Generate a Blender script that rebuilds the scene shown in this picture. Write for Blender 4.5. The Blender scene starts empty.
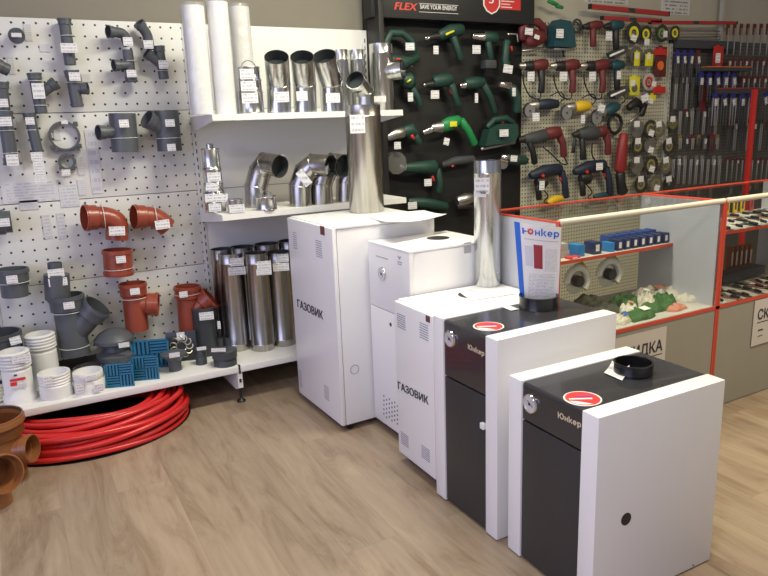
import bpy, bmesh, math, random
from mathutils import Vector, Matrix
random.seed(7)
S = bpy.context.scene
COL = S.collection
R = math.radians
# ------------------------------------------------------------------ camera
F = 675.58
YAW, PITCH, ROLL = R(28.504), R(13.501), R(-2.145)
CAM = Vector((0, 0, 1.3))
fw = Vector((math.sin(YAW)*math.cos(PITCH), math.cos(YAW)*math.cos(PITCH), -math.sin(PITCH)))
r0 = Vector((math.cos(YAW), -math.sin(YAW), 0)); u0 = r0.cross(fw)
rt = r0*math.cos(ROLL)+u0*math.sin(ROLL); up = -r0*math.sin(ROLL)+u0*math.cos(ROLL)
cd = bpy.data.cameras.new('camera'); cam = bpy.data.objects.new('camera', cd); COL.objects.link(cam)
M = Matrix.Identity(4)
for i in range(3):
    M[i][0] = rt[i]; M[i][1] = up[i]; M[i][2] = -fw[i]; M[i][3] = CAM[i]
cam.matrix_world = M
cd.sensor_width = 36; cd.lens = 36*F/768; cd.clip_start = .05
S.camera = cam
# ------------------------------------------------------------------ light and exposure
S.view_settings.view_transform = 'Standard'; S.view_settings.look = 'None'
S.view_settings.gamma = 1; S.view_settings.use_curve_mapping = False
S.view_settings.exposure = 0.15
W = bpy.data.worlds.new('world'); S.world = W; W.use_nodes = True
bg = W.node_tree.nodes['Background']; bg.inputs[0].default_value = (.80, .84, 1, 1); bg.inputs[1].default_value = .31
def area(name, loc, target, sx, sy, power, color):
    l = bpy.data.lights.new(name, 'AREA'); l.shape = 'RECTANGLE'; l.size = sx; l.size_y = sy
    l.energy = power; l.color = color
    o = bpy.data.objects.new(name, l); COL.objects.link(o); o.location = loc
    d = Vector(target)-Vector(loc); o.rotation_euler = d.to_track_quat('-Z', 'Y').to_euler()
    return o
area('window_daylight', (-2.7, .4, 1.5), (1.2, 1.6, .6), 3.2, 1.9, 60, (.60, .61, 1))
area('ceiling_light', (1.35, 2.15, 2.68), (1.35, 2.15, 0), 1.1, .25, 52, (1, .96, .80))
area('ceiling_light', (3.1, .95, 2.68), (3.1, .95, 0), 1.2, .30, 54, (1, .87, .60))
area('ceiling_light', (-.4, .2, 2.68), (-.4, .2, 0), 1.2, .30, 30, (1, .92, .80))

NTH = ['leftmost', 'second from left', 'third from left', 'fourth from left', 'fifth from left', 'sixth from left', 'seventh from left', 'eighth from left', 'ninth from left', 'tenth from left']
def nth(k, n): return 'rightmost' if k == n-1 else NTH[k]
# ------------------------------------------------------------------ pixel rays -> points on real planes
def ray(px, py): return rt*((px-384)/F)-up*((py-288)/F)+fw
def atx(px, py, X): d = ray(px, py); return CAM+d*((X-CAM.x)/d.x)
def aty(px, py, Y): d = ray(px, py); return CAM+d*((Y-CAM.y)/d.y)
def atz(px, py, Z): d = ray(px, py); return CAM+d*((Z-CAM.z)/d.z)
def hit(px, py, P, n): d = ray(px, py); return CAM+d*((P-CAM).dot(n)/d.dot(n))
def mpp(P): return (P-CAM).dot(fw)/F
def ztop(px, py, c):
    d = ray(px, py); s = math.hypot(c.x-CAM.x, c.y-CAM.y)/math.hypot(d.x, d.y)
    return CAM.z+d.z*s
def stand(px, py, h, rpx):
    if h > 1.2:                      # the top shelf is above the lens: place by rank instead
        c = aty(px, py, 3.20 if py >= 111 else 3.37); r = rpx*mpp(c); return Vector((c.x, c.y, h)), r
    P = atz(px, py, h); r = rpx*mpp(P); d = Vector((P.x, P.y, 0)).normalized(); c = P+d*r
    if h > .1 and c.y+r*1.25 > 3.50: c = CAM.lerp(c, (3.498-r*1.25)/c.y); c.z = h
    return c, r

# ------------------------------------------------------------------ materials
MATS = {}
def mat(name, col, rough=.5, metal=0, spec=.5, var=.06, vs=12, bump=0, bs=60, coat=0, alpha=None):
    if name in MATS: return MATS[name]
    m = bpy.data.materials.new(name); m.use_nodes = True; n = m.node_tree.nodes; L = m.node_tree.links
    b = n['Principled BSDF']
    b.inputs['Roughness'].default_value = rough; b.inputs['Metallic'].default_value = metal
    b.inputs['Specular IOR Level'].default_value = spec; b.inputs['Coat Weight'].default_value = coat
    tc = n.new('ShaderNodeTexCoord'); nz = n.new('ShaderNodeTexNoise'); nz.inputs['Scale'].default_value = vs
    L.new(tc.outputs['Object'], nz.inputs['Vector'])
    cr = n.new('ShaderNodeMix'); cr.data_type = 'RGBA'
    c = Vector(col[:3])
    cr.inputs[6].default_value = (*(c*(1-var)), 1); cr.inputs[7].default_value = (*(c*(1+var)), 1)
    L.new(nz.outputs[0], cr.inputs[0]); L.new(cr.outputs[2], b.inputs['Base Color'])
    if bump:
        n2 = n.new('ShaderNodeTexNoise'); n2.inputs['Scale'].default_value = bs; L.new(tc.outputs['Object'], n2.inputs['Vector'])
        bp = n.new('ShaderNodeBump'); bp.inputs['Strength'].default_value = bump; bp.inputs['Distance'].default_value = .01
        L.new(n2.outputs[0], bp.inputs['Height']); L.new(bp.outputs[0], b.inputs['Normal'])
    if alpha is not None: b.inputs['Alpha'].default_value = alpha
    MATS[name] = m
    return m
WHITE = mat('white powder coat', (.80, .80, .80), .28, spec=.5, var=.01)
SHELFW = mat('cream white shelf paint', (.76, .755, .72), .4, var=.02)
RACKW = mat('rack white paint', (.66, .66, .64), .45, var=.02)
DARKG = mat('graphite enamel', (.030, .031, .036), .22, var=.05, coat=.25)
DOORG = mat('graphite matt door', (.030, .030, .034), .42, var=.08, bump=.05, bs=300)
BLACK = mat('black plastic', (.012, .012, .013), .45)
BLACKG = mat('black enamel', (.010, .010, .011), .25)
PVC = mat('grey pvc', (.080, .088, .100), .42, var=.05)
PVCD = mat('dark grey pvc', (.050, .056, .062), .45)
ORA = mat('orange brown pvc', (.265, .052, .028), .30, var=.06)
ORB = mat('ochre brown pvc', (.27, .105, .036), .33, var=.06)
WPL = mat('white plastic', (.74, .74, .72), .35, var=.02)
CPL = mat('cream rubber', (.70, .67, .52), .5, var=.05)
BLUEP = mat('blue grating plastic', (.015, .14, .26), .4, var=.1)
REDP = mat('red pipe', (.58, .022, .022), .28, var=.1, vs=30)
CHROME = mat('chrome', (.8, .8, .8), .12, 1)
GREEN = mat('dark green tool plastic', (.012, .048, .036), .5)
GREENB = mat('bright green tool plastic', (.015, .22, .065), .42)
REDT = mat('dark red tool plastic', (.125, .020, .022), .5)
REDB = mat('red plastic', (.52, .028, .024), .4)
TEAL = mat('teal tool plastic', (.012, .060, .078), .5)
NAVY = mat('navy tool plastic', (.014, .022, .042), .5)
YEL = mat('yellow plastic', (.70, .46, .02), .45)
YELB = mat('lemon yellow card', (.70, .66, .03), .5)
GREY = mat('grey plastic', (.20, .20, .20), .5)
ORNG = mat('orange plastic', (.75, .16, .03), .5)
BLUEC = mat('blue card', (.022, .026, .22), .5)
FRAMER = mat('orange red edging', (.62, .075, .040), .4)
RAILC = mat('cream rail', (.66, .62, .50), .45)
BASEP = mat('beige grey laminate', (.33, .31, .255), .5, var=.03)
SIDEP = mat('pale grey laminate', (.50, .51, .53), .4, var=.03)
STEELB = mat('brushed steel', (.55, .55, .54), .35, 1)
PAPER = mat('paper', (.80, .79, .76), .7, var=.02)
BLUEB = mat('blue paint', (.02, .14, .62), .5)
REDPR = mat('red print', (.62, .035, .035), .45)
DOT = mat('printed ink', (.035, .035, .04), .6)
GOLD = mat('pale gold lettering', (.70, .60, .44), .45, .2)
WIRE = mat('pale hanging cord', (.62, .62, .60), .4)
RUST = mat('red brown badge', (.16, .06, .05), .5)
FOAMW = mat('white foam tube', (.74, .74, .72), .7, var=.03)

def galv(name, col, rough):
    m = mat(name, col, rough, 1, var=.0)
    n = m.node_tree.nodes; L = m.node_tree.links; b = n['Principled BSDF']
    tc = n.new('ShaderNodeTexCoord'); mp = n.new('ShaderNodeMapping'); mp.inputs['Scale'].default_value = (40, 40, 3)
    nz = n.new('ShaderNodeTexNoise'); nz.inputs['Scale'].default_value = 1.4; nz.inputs['Detail'].default_value = 4
    L.new(tc.outputs['Object'], mp.inputs[0]); L.new(mp.outputs[0], nz.inputs['Vector'])
    cr = n.new('ShaderNodeValToRGB'); cr.color_ramp.elements[0].position = .3; cr.color_ramp.elements[1].position = .7
    cr.color_ramp.elements[0].color = (*[c*.72 for c in col], 1); cr.color_ramp.elements[1].color = (*[min(1, c*1.15) for c in col], 1)
    L.new(nz.outputs[0], cr.inputs[0]); L.new(cr.outputs[0], b.inputs['Base Color'])
    bp = n.new('ShaderNodeBump'); bp.inputs['Strength'].default_value = .08; bp.inputs['Distance'].default_value = .004
    L.new(nz.outputs[0], bp.inputs['Height']); L.new(bp.outputs[0], b.inputs['Normal'])
    return m
GALV = galv('galvanised steel', (.62, .63, .63), .24)
INNER = mat('dark inner steel', (.055, .065, .065), .45, .5, var=.15)  # dark inside walls of the flue pipes and elbows
GALVW = galv('stainless pipe steel', (.46, .445, .41), .27)

def printed(name, base, ink, rows, cols, amt=.55, axis=(0, 2)):
    """paper with rows of small print; uses Generated coordinates of the flat sheet"""
    m = bpy.data.materials.new(name); m.use_nodes = True; n = m.node_tree.nodes; L = m.node_tree.links
    b = n['Principled BSDF']; b.inputs['Roughness'].default_value = .65
    tc = n.new('ShaderNodeTexCoord'); sp = n.new('ShaderNodeSeparateXYZ'); L.new(tc.outputs['Generated'], sp.inputs[0])
    def mth(op, a, bb=None, v=None):
        k = n.new('ShaderNodeMath'); k.operation = op
        L.new(a, k.inputs[0])
        if bb is not None: L.new(bb, k.inputs[1])
        if v is not None: k.inputs[1].default_value = v
        return k.outputs[0]
    z = mth('MULTIPLY', sp.outputs[axis[1]], v=rows); fr = mth('FRACT', z); fl = mth('FLOOR', z)
    band = mth('LESS_THAN', mth('ABSOLUTE', mth('SUBTRACT', fr, v=.5)), v=.22)
    cb = n.new('ShaderNodeCombineXYZ'); L.new(mth('MULTIPLY', sp.outputs[axis[0]], v=cols), cb.inputs[0]); L.new(mth('MULTIPLY', fl, v=7.3), cb.inputs[1])
    nz = n.new('ShaderNodeTexNoise'); nz.inputs['Scale'].default_value = 1; L.new(cb.outputs[0], nz.inputs['Vector'])
    on = mth('GREATER_THAN', nz.outputs[0], v=.47)
    edge = mth('LESS_THAN', mth('ABSOLUTE', mth('SUBTRACT', sp.outputs[axis[0]], v=.5)), v=.42)
    f = mth('MULTIPLY', mth('MULTIPLY', mth('MULTIPLY', band, on), edge), v=amt)
    mx = n.new('ShaderNodeMix'); mx.data_type = 'RGBA'; mx.inputs[6].default_value = (*base, 1); mx.inputs[7].default_value = (*ink, 1)
    L.new(f, mx.inputs[0]); L.new(mx.outputs[2], b.inputs['Base Color'])
    return m
TAG = printed('price tag paper', (.72, .72, .72), (.16, .16, .17), 3, 22, .55)
SHEETX = printed('printed sheet', (.78, .77, .74), (.25, .25, .26), 22, 40, .6)
SHEETF = printed('flat printed sheet', (.80, .79, .76), (.25, .25, .26), 16, 30, .35, (1, 0))
LBL = printed('shelf label strip', (.60, .60, .63), (.30, .30, .36), 7, 8, .45)

def glass():
    m = bpy.data.materials.new('showcase glass'); m.use_nodes = True; n = m.node_tree.nodes; L = m.node_tree.links
    n.clear(); o = n.new('ShaderNodeOutputMaterial'); t = n.new('ShaderNodeBsdfTransparent'); g = n.new('ShaderNodeBsdfGlossy')
    t.inputs[0].default_value = (.955, .965, .955, 1); g.inputs['Roughness'].default_value = .02
    lw = n.new('ShaderNodeLayerWeight'); lw.inputs[0].default_value = .5; pw = n.new('ShaderNodeMath'); pw.operation = 'POWER'; pw.inputs[1].default_value = 4; L.new(lw.outputs['Facing'], pw.inputs[0])
    fr = n.new('ShaderNodeMath'); fr.operation = 'MULTIPLY_ADD'; fr.inputs[1].default_value = .35; fr.inputs[2].default_value = .03; L.new(pw.outputs[0], fr.inputs[0]); mx = n.new('ShaderNodeMixShader')
    nz = n.new('ShaderNodeTexNoise'); nz.inputs['Scale'].default_value = 3
    L.new(fr.outputs[0], mx.inputs[0]); L.new(t.outputs[0], mx.inputs[1]); L.new(g.outputs[0], mx.inputs[2]); L.new(mx.outputs[0], o.inputs[0])
    return m
GLASS = glass()
def film():
    m = bpy.data.materials.new('clear wrapping film'); m.use_nodes = True; n = m.node_tree.nodes; L = m.node_tree.links
    n.clear(); o = n.new('ShaderNodeOutputMaterial'); t = n.new('ShaderNodeBsdfTransparent'); g = n.new('ShaderNodeBsdfGlossy'); d = n.new('ShaderNodeBsdfDiffuse')
    g.inputs['Roughness'].default_value = .28; d.inputs[0].default_value = (.8, .8, .8, 1)
    tc = n.new('ShaderNodeTexCoord'); nz = n.new('ShaderNodeTexNoise'); nz.inputs['Scale'].default_value = 18; L.new(tc.outputs['Object'], nz.inputs['Vector'])
    bp = n.new('ShaderNodeBump'); bp.inputs['Strength'].default_value = .6; bp.inputs['Distance'].default_value = .03
    L.new(nz.outputs[0], bp.inputs['Height']); L.new(bp.outputs[0], g.inputs['Normal'])
    m1 = n.new('ShaderNodeMixShader'); m1.inputs[0].default_value = .14; m2 = n.new('ShaderNodeMixShader'); m2.inputs[0].default_value = .10
    L.new(t.outputs[0], m1.inputs[1]); L.new(d.outputs[0], m1.inputs[2]); L.new(m1.outputs[0], m2.inputs[1]); L.new(g.outputs[0], m2.inputs[2]); L.new(m2.outputs[0], o.inputs[0])
    return m
FILM = film()

def holes(name, base, x0, z0, px, pz, r, var=.02):
    """painted sheet with round punched holes on a square grid (world x, z)"""
    m = bpy.data.materials.new(name); m.use_nodes = True; n = m.node_tree.nodes; L = m.node_tree.links
    b = n['Principled BSDF']; b.inputs['Roughness'].default_value = .45
    g = n.new('ShaderNodeNewGeometry'); sp = n.new('ShaderNodeSeparateXYZ'); L.new(g.outputs['Position'], sp.inputs[0])
    def cell(out, o, p):
        a = n.new('ShaderNodeMath'); a.operation = 'SUBTRACT'; L.new(out, a.inputs[0]); a.inputs[1].default_value = o-50*p
        q = n.new('ShaderNodeMath'); q.operation = 'DIVIDE'; L.new(a.outputs[0], q.inputs[0]); q.inputs[1].default_value = p
        w = n.new('ShaderNodeMath'); w.operation = 'ADD'; L.new(q.outputs[0], w.inputs[0]); w.inputs[1].default_value = .5
        f = n.new('ShaderNodeMath'); f.operation = 'FRACT'; L.new(w.outputs[0], f.inputs[0])
        s = n.new('ShaderNodeMath'); s.operation = 'SUBTRACT'; L.new(f.outputs[0], s.inputs[0]); s.inputs[1].default_value = .5
        t = n.new('ShaderNodeMath'); t.operation = 'MULTIPLY'; L.new(s.outputs[0], t.inputs[0]); t.inputs[1].default_value = p
        u = n.new('ShaderNodeMath'); u.operation = 'MULTIPLY'; L.new(t.outputs[0], u.inputs[0]); L.new(t.outputs[0], u.inputs[1])
        return u.outputs[0]
    ad = n.new('ShaderNodeMath'); ad.operation = 'ADD'; L.new(cell(sp.outputs[0], x0, px), ad.inputs[0]); L.new(cell(sp.outputs[2], z0, pz), ad.inputs[1])
    lt = n.new('ShaderNodeMath'); lt.operation = 'LESS_THAN'; L.new(ad.outputs[0], lt.inputs[0]); lt.inputs[1].default_value = r*r
    mx = n.new('ShaderNodeMix'); mx.data_type = 'RGBA'; mx.inputs[6].default_value = (*base, 1); mx.inputs[7].default_value = (.03, .03, .03, 1)
    L.new(lt.outputs[0], mx.inputs[0]); L.new(mx.outputs[2], b.inputs['Base Color'])
    return m
PEG = holes('perforated white panel', (.66, .66, .63), .403, 1.795, .0485, .050, .0052)
PEG2 = holes('finely perforated panel', (.50, .49, .38), 0, 0, .025, .025, .0052)

def wood():
    m = bpy.data.materials.new('oak laminate'); m.use_nodes = True; n = m.node_tree.nodes; L = m.node_tree.links
    b = n['Principled BSDF']; b.inputs['Roughness'].default_value = .36
    g = n.new('ShaderNodeNewGeometry'); mp = n.new('ShaderNodeMapping'); mp.inputs['Rotation'].default_value = (0, 0, R(90))
    L.new(g.outputs['Position'], mp.inputs[0])
    br = n.new('ShaderNodeTexBrick'); br.inputs['Scale'].default_value = 1; br.inputs['Brick Width'].default_value = 1.25; br.inputs['Row Height'].default_value = .19
    br.inputs['Mortar Size'].default_value = .0012; br.inputs['Mortar Smooth'].default_value = .3; br.offset = .37
    br.inputs['Color1'].default_value = (0, 0, 0, 1); br.inputs['Color2'].default_value = (1, 1, 1, 1); br.inputs['Mortar'].default_value = (.5, .5, .5, 1)
    L.new(mp.outputs[0], br.inputs['Vector'])
    # each board has its own stretch of grain
    off = n.new('ShaderNodeVectorMath'); off.operation = 'MULTIPLY_ADD'; off.inputs[1].default_value = (7, 13, 0)
    L.new(br.outputs['Color'], off.inputs[0]); L.new(g.outputs['Position'], off.inputs[2])
    mg = n.new('ShaderNodeMapping'); mg.inputs['Scale'].default_value = (6, 1.0, 1); L.new(off.outputs[0], mg.inputs[0])
    nz = n.new('ShaderNodeTexNoise'); nz.inputs['Scale'].default_value = 1.6; nz.inputs['Detail'].default_value = 10; nz.inputs['Roughness'].default_value = .70; nz.inputs['Distortion'].default_value = 1.5
    L.new(mg.outputs[0], nz.inputs['Vector'])
    ramp = n.new('ShaderNodeValToRGB'); e = ramp.color_ramp.elements
    e[0].position = .34; e[0].color = (.245, .172, .112, 1); e[1].position = .70; e[1].color = (.40, .312, .222, 1)
    k = ramp.color_ramp.elements.new(.5); k.color = (.345, .262, .182, 1)
    L.new(nz.outputs[0], ramp.inputs[0])
    mg2 = n.new('ShaderNodeMapping'); mg2.inputs['Scale'].default_value = (70, 3, 1); L.new(off.outputs[0], mg2.inputs[0])
    n2 = n.new('ShaderNodeTexNoise'); n2.inputs['Scale'].default_value = 1; n2.inputs['Detail'].default_value = 4; L.new(mg2.outputs[0], n2.inputs['Vector'])
    ov = n.new('ShaderNodeMix'); ov.data_type = 'RGBA'; ov.blend_type = 'OVERLAY'; ov.inputs[0].default_value = .16
    L.new(ramp.outputs[0], ov.inputs[6]); L.new(n2.outputs[0], ov.inputs[7])
    pl = n.new('ShaderNodeMix'); pl.data_type = 'RGBA'; pl.blend_type = 'MULTIPLY'; pl.inputs[0].default_value = .16
    L.new(ov.outputs[2], pl.inputs[6]); L.new(br.outputs['Color'], pl.inputs[7])
    mo = n.new('ShaderNodeMix'); mo.data_type = 'RGBA'; mo.inputs[7].default_value = (.12, .085, .055, 1)
    hf = n.new('ShaderNodeMath'); hf.operation = 'MULTIPLY'; hf.inputs[1].default_value = .28; L.new(br.outputs['Fac'], hf.inputs[0])
    L.new(hf.outputs[0], mo.inputs[0]); L.new(pl.outputs[2], mo.inputs[6]); L.new(mo.outputs[2], b.inputs['Base Color'])
    bp = n.new('ShaderNodeBump'); bp.inputs['Strength'].default_value = .12; bp.inputs['Distance'].default_value = .002
    L.new(n2.outputs[0], bp.inputs['Height']); L.new(bp.outputs[0], b.inputs['Normal'])
    return m

# ------------------------------------------------------------------ mesh helpers
def basis(d):
    d = d.normalized(); a = Vector((0, 0, 1)) if abs(d.z) < .9 else Vector((1, 0, 0))
    x = a.cross(d).normalized(); return x, d.cross(x)
def box(bm, c, s, rz=0, bev=0, rot=None):
    r = bmesh.ops.create_cube(bm, size=1); vs = r['verts']
    Mx = Matrix.Translation(Vector(c)) @ (rot if rot else Matrix.Rotation(rz, 4, 'Z')) @ Matrix.Diagonal((*s, 1))
    bmesh.ops.transform(bm, matrix=Mx, verts=vs)
    if bev:
        es = list({e for v in vs for e in v.link_edges})
        bmesh.ops.bevel(bm, geom=es, offset=bev, segments=2, profile=.6, affect='EDGES')
def boxc(bm, a, b, bev=0):
    a = Vector(a); b = Vector(b); box(bm, (a+b)/2, [abs(b[i]-a[i]) for i in range(3)], bev=bev)
def ring(bm, c, x, y, r, n): return [bm.verts.new(c+x*(r*math.cos(2*math.pi*i/n))+y*(r*math.sin(2*math.pi*i/n))) for i in range(n)]
def bridge(bm, a, b):
    n = len(a)
    for i in range(n): bm.faces.new((a[i], a[(i+1) % n], b[(i+1) % n], b[i]))
def lathe(bm, c, prof, d=Vector((0, 0, 1)), n=28, cap=(True, True)):
    """prof = list of (radius, height along d); closed with flat caps"""
    d = Vector(d).normalized(); x, y = basis(d); c = Vector(c); prev = None; first = None
    for r, h in prof:
        k = ring(bm, c+d*h, x, y, max(r, 1e-5), n)
        if prev: bridge(bm, prev, k)
        else: first = k
        prev = k
    if cap[0]: bm.faces.new(list(reversed(first)))
    if cap[1]: bm.faces.new(prev)
def fillet(pts, R_):
    if len(pts) < 3: return [Vector(p) for p in pts]
    out = [Vector(pts[0])]
    for i in range(1, len(pts)-1):
        a, b, c = map(Vector, pts[i-1:i+2]); l = min(R_, (a-b).length*.48, (c-b).length*.48)
        p = b+(a-b).normalized()*l; q = b+(c-b).normalized()*l
        for k in range(9):
            t = k/8; out.append(p*(1-t)**2+b*2*t*(1-t)+q*t*t)
    out.append(Vector(pts[-1])); return out
def frames(pts):
    T = []
    for i in range(len(pts)):
        a = pts[max(0, i-1)]; b = pts[min(len(pts)-1, i+1)]; T.append((b-a).normalized())
    x, y = basis(T[0]); fr = [(x, y)]
    for i in range(1, len(pts)):
        x = (x-T[i]*x.dot(T[i])).normalized(); fr.append((x, T[i].cross(x)))
    return fr, T
def resample(pts, ss):
    L = [0]
    for i in range(1, len(pts)): L.append(L[-1]+(pts[i]-pts[i-1]).length)
    out = []
    for s in ss:
        s = min(max(s, 0), L[-1])
        for i in range(1, len(pts)):
            if L[i] >= s-1e-9:
                t = (s-L[i-1])/max(1e-9, L[i]-L[i-1]); out.append(pts[i-1].lerp(pts[i], t)); break
    return out, L[-1]
def tube(bm, pts, r, sock=(0, 0), opn=(1, 1), bend=1.6, n=22, t=None, sh=1.0):
    """a hollow pipe along pts, with bell sockets and open mouths"""
    t = t or r*.08; P = fillet(pts, r*bend); _, Lt = resample(P, [0])
    L = [0]
    for i in range(1, len(P)): L.append(L[-1]+(P[i]-P[i-1]).length)
    sl = r*1.05*sh; prof = {}
    def rad(s):
        q = r
        for k, e in ((0, s), (1, Lt-s)):
            if sock[k]:
                if e < r*.12: q = max(q, r*1.20)
                elif e < r*.32: q = max(q, r*1.24)
                elif e < sl: q = max(q, r*1.15)
        return q
    ss = set(round(x, 5) for x in L)
    for k in (0, 1):
        if sock[k]:
            for v in (0, r*.115, r*.125, r*.315, r*.325, sl-.0005, sl+r*.1): ss.add(round(v if k == 0 else Lt-v, 5))
    ss = sorted(s for s in ss if 0 <= s <= Lt+1e-5)
    Q, _ = resample(P, ss)
    # drop coincident
    q2, s2 = [Q[0]], [ss[0]]
    for a, s in zip(Q[1:], ss[1:]):
        if (a-q2[-1]).length > 1e-5: q2.append(a); s2.append(s)
    fr, T = frames(q2); rings = [ring(bm, c, x, y, rad(s), n) for c, (x, y), s in zip(q2, fr, s2)]
    for a, b in zip(rings, rings[1:]): bridge(bm, a, b)
    for k in (0, 1):
        i = 0 if k == 0 else -1; rr = rad(s2[i])
        if opn[k]:
            x, y = fr[i]; dp = T[i]*(1 if k == 0 else -1); dd = min(Lt*.45, r*2.2)
            a = ring(bm, q2[i], x, y, rr-t, n); b = ring(bm, q2[i]+dp*min(dd, sl), x, y, rr-t, n)
            c = ring(bm, q2[i]+dp*min(dd, sl), x, y, r-t, n); e = ring(bm, q2[i]+dp*dd, x, y, r-t, n)
            bridge(bm, rings[i], a); bridge(bm, a, b); bridge(bm, b, c); bridge(bm, c, e); bm.faces.new(e)
        else: bm.faces.new(rings[i])
def rod(bm, pts, rs, n=14, flat=1.0, ax=None):
    """solid tapered body along pts with rounded ends; flat squashes it along world y"""
    P = [Vector(p) for p in pts]
    if not isinstance(rs, (list, tuple)): rs = [rs]*len(P)
    fr, T = frames(P); rows = []
    def R2(c, x, y, r):
        out = []
        for i in range(n):
            a = 2*math.pi*i/n; o = x*(r*math.cos(a))+y*(r*math.sin(a)); o.y *= flat; out.append(bm.verts.new(c+o))
        return out
    e0, e1 = rs[0]*.35, rs[-1]*.35
    rows.append(R2(P[0], *fr[0], rs[0]*.72))
    for i, (c, (x, y), r) in enumerate(zip(P, fr, rs)):
        cc = c+T[0]*e0 if i == 0 else (c-T[-1]*e1 if i == len(P)-1 else c)
        rows.append(R2(cc, x, y, r))
    rows.append(R2(P[-1], *fr[-1], rs[-1]*.72))
    for a, b in zip(rows, rows[1:]): bridge(bm, a, b)
    bm.faces.new(list(reversed(rows[0]))); bm.faces.new(rows[-1])
def torus(bm, c, d, R_, r, n=36, m=8, arc=1.0, ry=None):
    x, y = basis(Vector(d)); c = Vector(c); rows = []; k = n if arc >= 1 else n+1
    for i in range(k):
        a = 2*math.pi*arc*i/n; o = x*math.cos(a)*R_+y*math.sin(a)*(ry or R_); q = o.normalized(); dd = Vector(d).normalized()
        rows.append([bm.verts.new(c+o+q*(r*math.cos(2*math.pi*j/m))+dd*(r*math.sin(2*math.pi*j/m))) for j in range(m)])
    for i in range(len(rows)-(0 if arc >= 1 else 1)): bridge(bm, rows[i], rows[(i+1) % len(rows)])
    if arc < 1: bm.faces.new(rows[0]); bm.faces.new(rows[-1])
def cord(bm, pts, r, n=8, smooth=6):
    P = [Vector(p) for p in pts]; out = []
    for i in range(len(P)-1):
        a = P[max(0, i-1)]; b = P[i]; c = P[i+1]; d = P[min(len(P)-1, i+2)]
        for k in range(smooth):
            t = k/smooth
            out.append(.5*((2*b)+(c-a)*t+(2*a-5*b+4*c-d)*t*t+(3*b-a-3*c+d)*t**3))
    out.append(P[-1]); fr, T = frames(out); rows = [ring(bm, c, x, y, r, n) for c, (x, y) in zip(out, fr)]
    for a, b in zip(rows, rows[1:]): bridge(bm, a, b)
    bm.faces.new(rows[0]); bm.faces.new(rows[-1])
def poly(bm, pts, d):
    """extrude a flat outline by vector d"""
    d = Vector(d); a = [bm.verts.new(Vector(p)) for p in pts]; b = [bm.verts.new(Vector(p)+d) for p in pts]
    bm.faces.new(a); bm.faces.new(list(reversed(b))); bridge(bm, a, b)

def NB(): return bmesh.new()
def obj(name, bm, m, parent=None, loc=None, smooth=True, ang=38):
    bmesh.ops.recalc_face_normals(bm, faces=bm.faces)
    me = bpy.data.meshes.new(name)
    if loc is not None: bmesh.ops.translate(bm, verts=bm.verts, vec=-Vector(loc))
    bm.to_mesh(me); bm.free(); me.materials.append(m)
    if smooth:
        for p in me.polygons: p.use_smooth = True
        me.set_sharp_from_angle(angle=R(ang))
    o = bpy.data.objects.new(name, me); COL.objects.link(o)
    if parent: o.parent = parent
    if loc is not None: o.location = loc
    return o
def tag(o, label, cat, group=None):
    o['label'] = label; o['category'] = cat
    if group: o['group'] = group
    return o
def thing(name, label, cat, loc=(0, 0, 0), rz=0, group=None):
    o = bpy.data.objects.new(name, None); COL.objects.link(o); o.location = loc; o.rotation_euler = (0, 0, rz); o.empty_display_size = .05
    return tag(o, label, cat, group)
def part(name, bm, m, root, label=None, ang=38):
    """mesh written in WORLD coordinates, stored local to an unrotated root"""
    rl = Vector(root.location)
    p = root.parent
    while p: rl += Vector(p.location); p = p.parent
    bmesh.ops.translate(bm, verts=bm.verts, vec=-rl)
    o = obj(name, bm, m, root, ang=ang)
    if label: o['label'] = label
    return o
def lpart(name, bm, m, root, label=None, ang=38):
    o = obj(name, bm, m, root, ang=ang)
    if label: o['label'] = label
    return o
def struct(name, bm, m): o = obj(name, bm, m, smooth=False); o['kind'] = 'structure'; return o
def glyph_word(s, size, ext):
    """rounded logo lettering drawn stroke by stroke"""
    bm = NB(); t = .125; x = 0; k = [0]
    def z(): k[0] += 1; return ext+k[0]*4e-5/size*.02
    def bx(a, b, c, d): e = z(); poly(bm, [(a, b, 0), (c, b, 0), (c, d, 0), (a, d, 0)], (0, 0, e))
    def arc(cx, cy, rx, ry, a0, a1, n=28):
        e = z(); O = [(cx+rx*math.cos(a0+(a1-a0)*i/n), cy+ry*math.sin(a0+(a1-a0)*i/n), 0) for i in range(n+1)]; I = [(cx+(rx-t)*math.cos(a0+(a1-a0)*i/n), cy+(ry-t)*math.sin(a0+(a1-a0)*i/n), 0) for i in range(n+1)]
        for i in range(n): poly(bm, [O[i], O[i+1], I[i+1], I[i]], (0, 0, e))
    for ch in s:
        if ch == 'Ю': bx(x, 0, x+t, .72); bx(x+t, .30, x+.26, .42); arc(x+.53, .36, .29, .37, 0, 2*math.pi); x += .92
        if ch == 'н': bx(x, 0, x+t, .52); bx(x+.33, 0, x+.33+t, .52); bx(x+t, .20, x+.33, .32); x += .56
        if ch == 'к':
            bx(x, 0, x+t, .74); poly(bm, [(x+t, .22, 0), (x+.31, .52, 0), (x+.47, .52, 0), (x+.24, .20, 0)], (0, 0, z())); poly(bm, [(x+.17, .30, 0), (x+.27, .34, 0), (x+.49, 0, 0), (x+.34, 0, 0)], (0, 0, z())); x += .55
        if ch == 'е': arc(x+.24, .26, .24, .27, .08, 5.5); bx(x+.10, .20, x+.46, .31); x += .58
        if ch == 'р': bx(x, -.20, x+t, .52); arc(x+.25, .26, .24, .27, 0, 2*math.pi); x += .58
    bmesh.ops.translate(bm, verts=bm.verts, vec=(-x/2, -.27, 0)); bmesh.ops.scale(bm, verts=bm.verts, vec=(size, size, 1)); bmesh.ops.recalc_face_normals(bm, faces=bm.faces)
    me = bpy.data.meshes.new('w'); bm.to_mesh(me); bm.free(); return me
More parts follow.
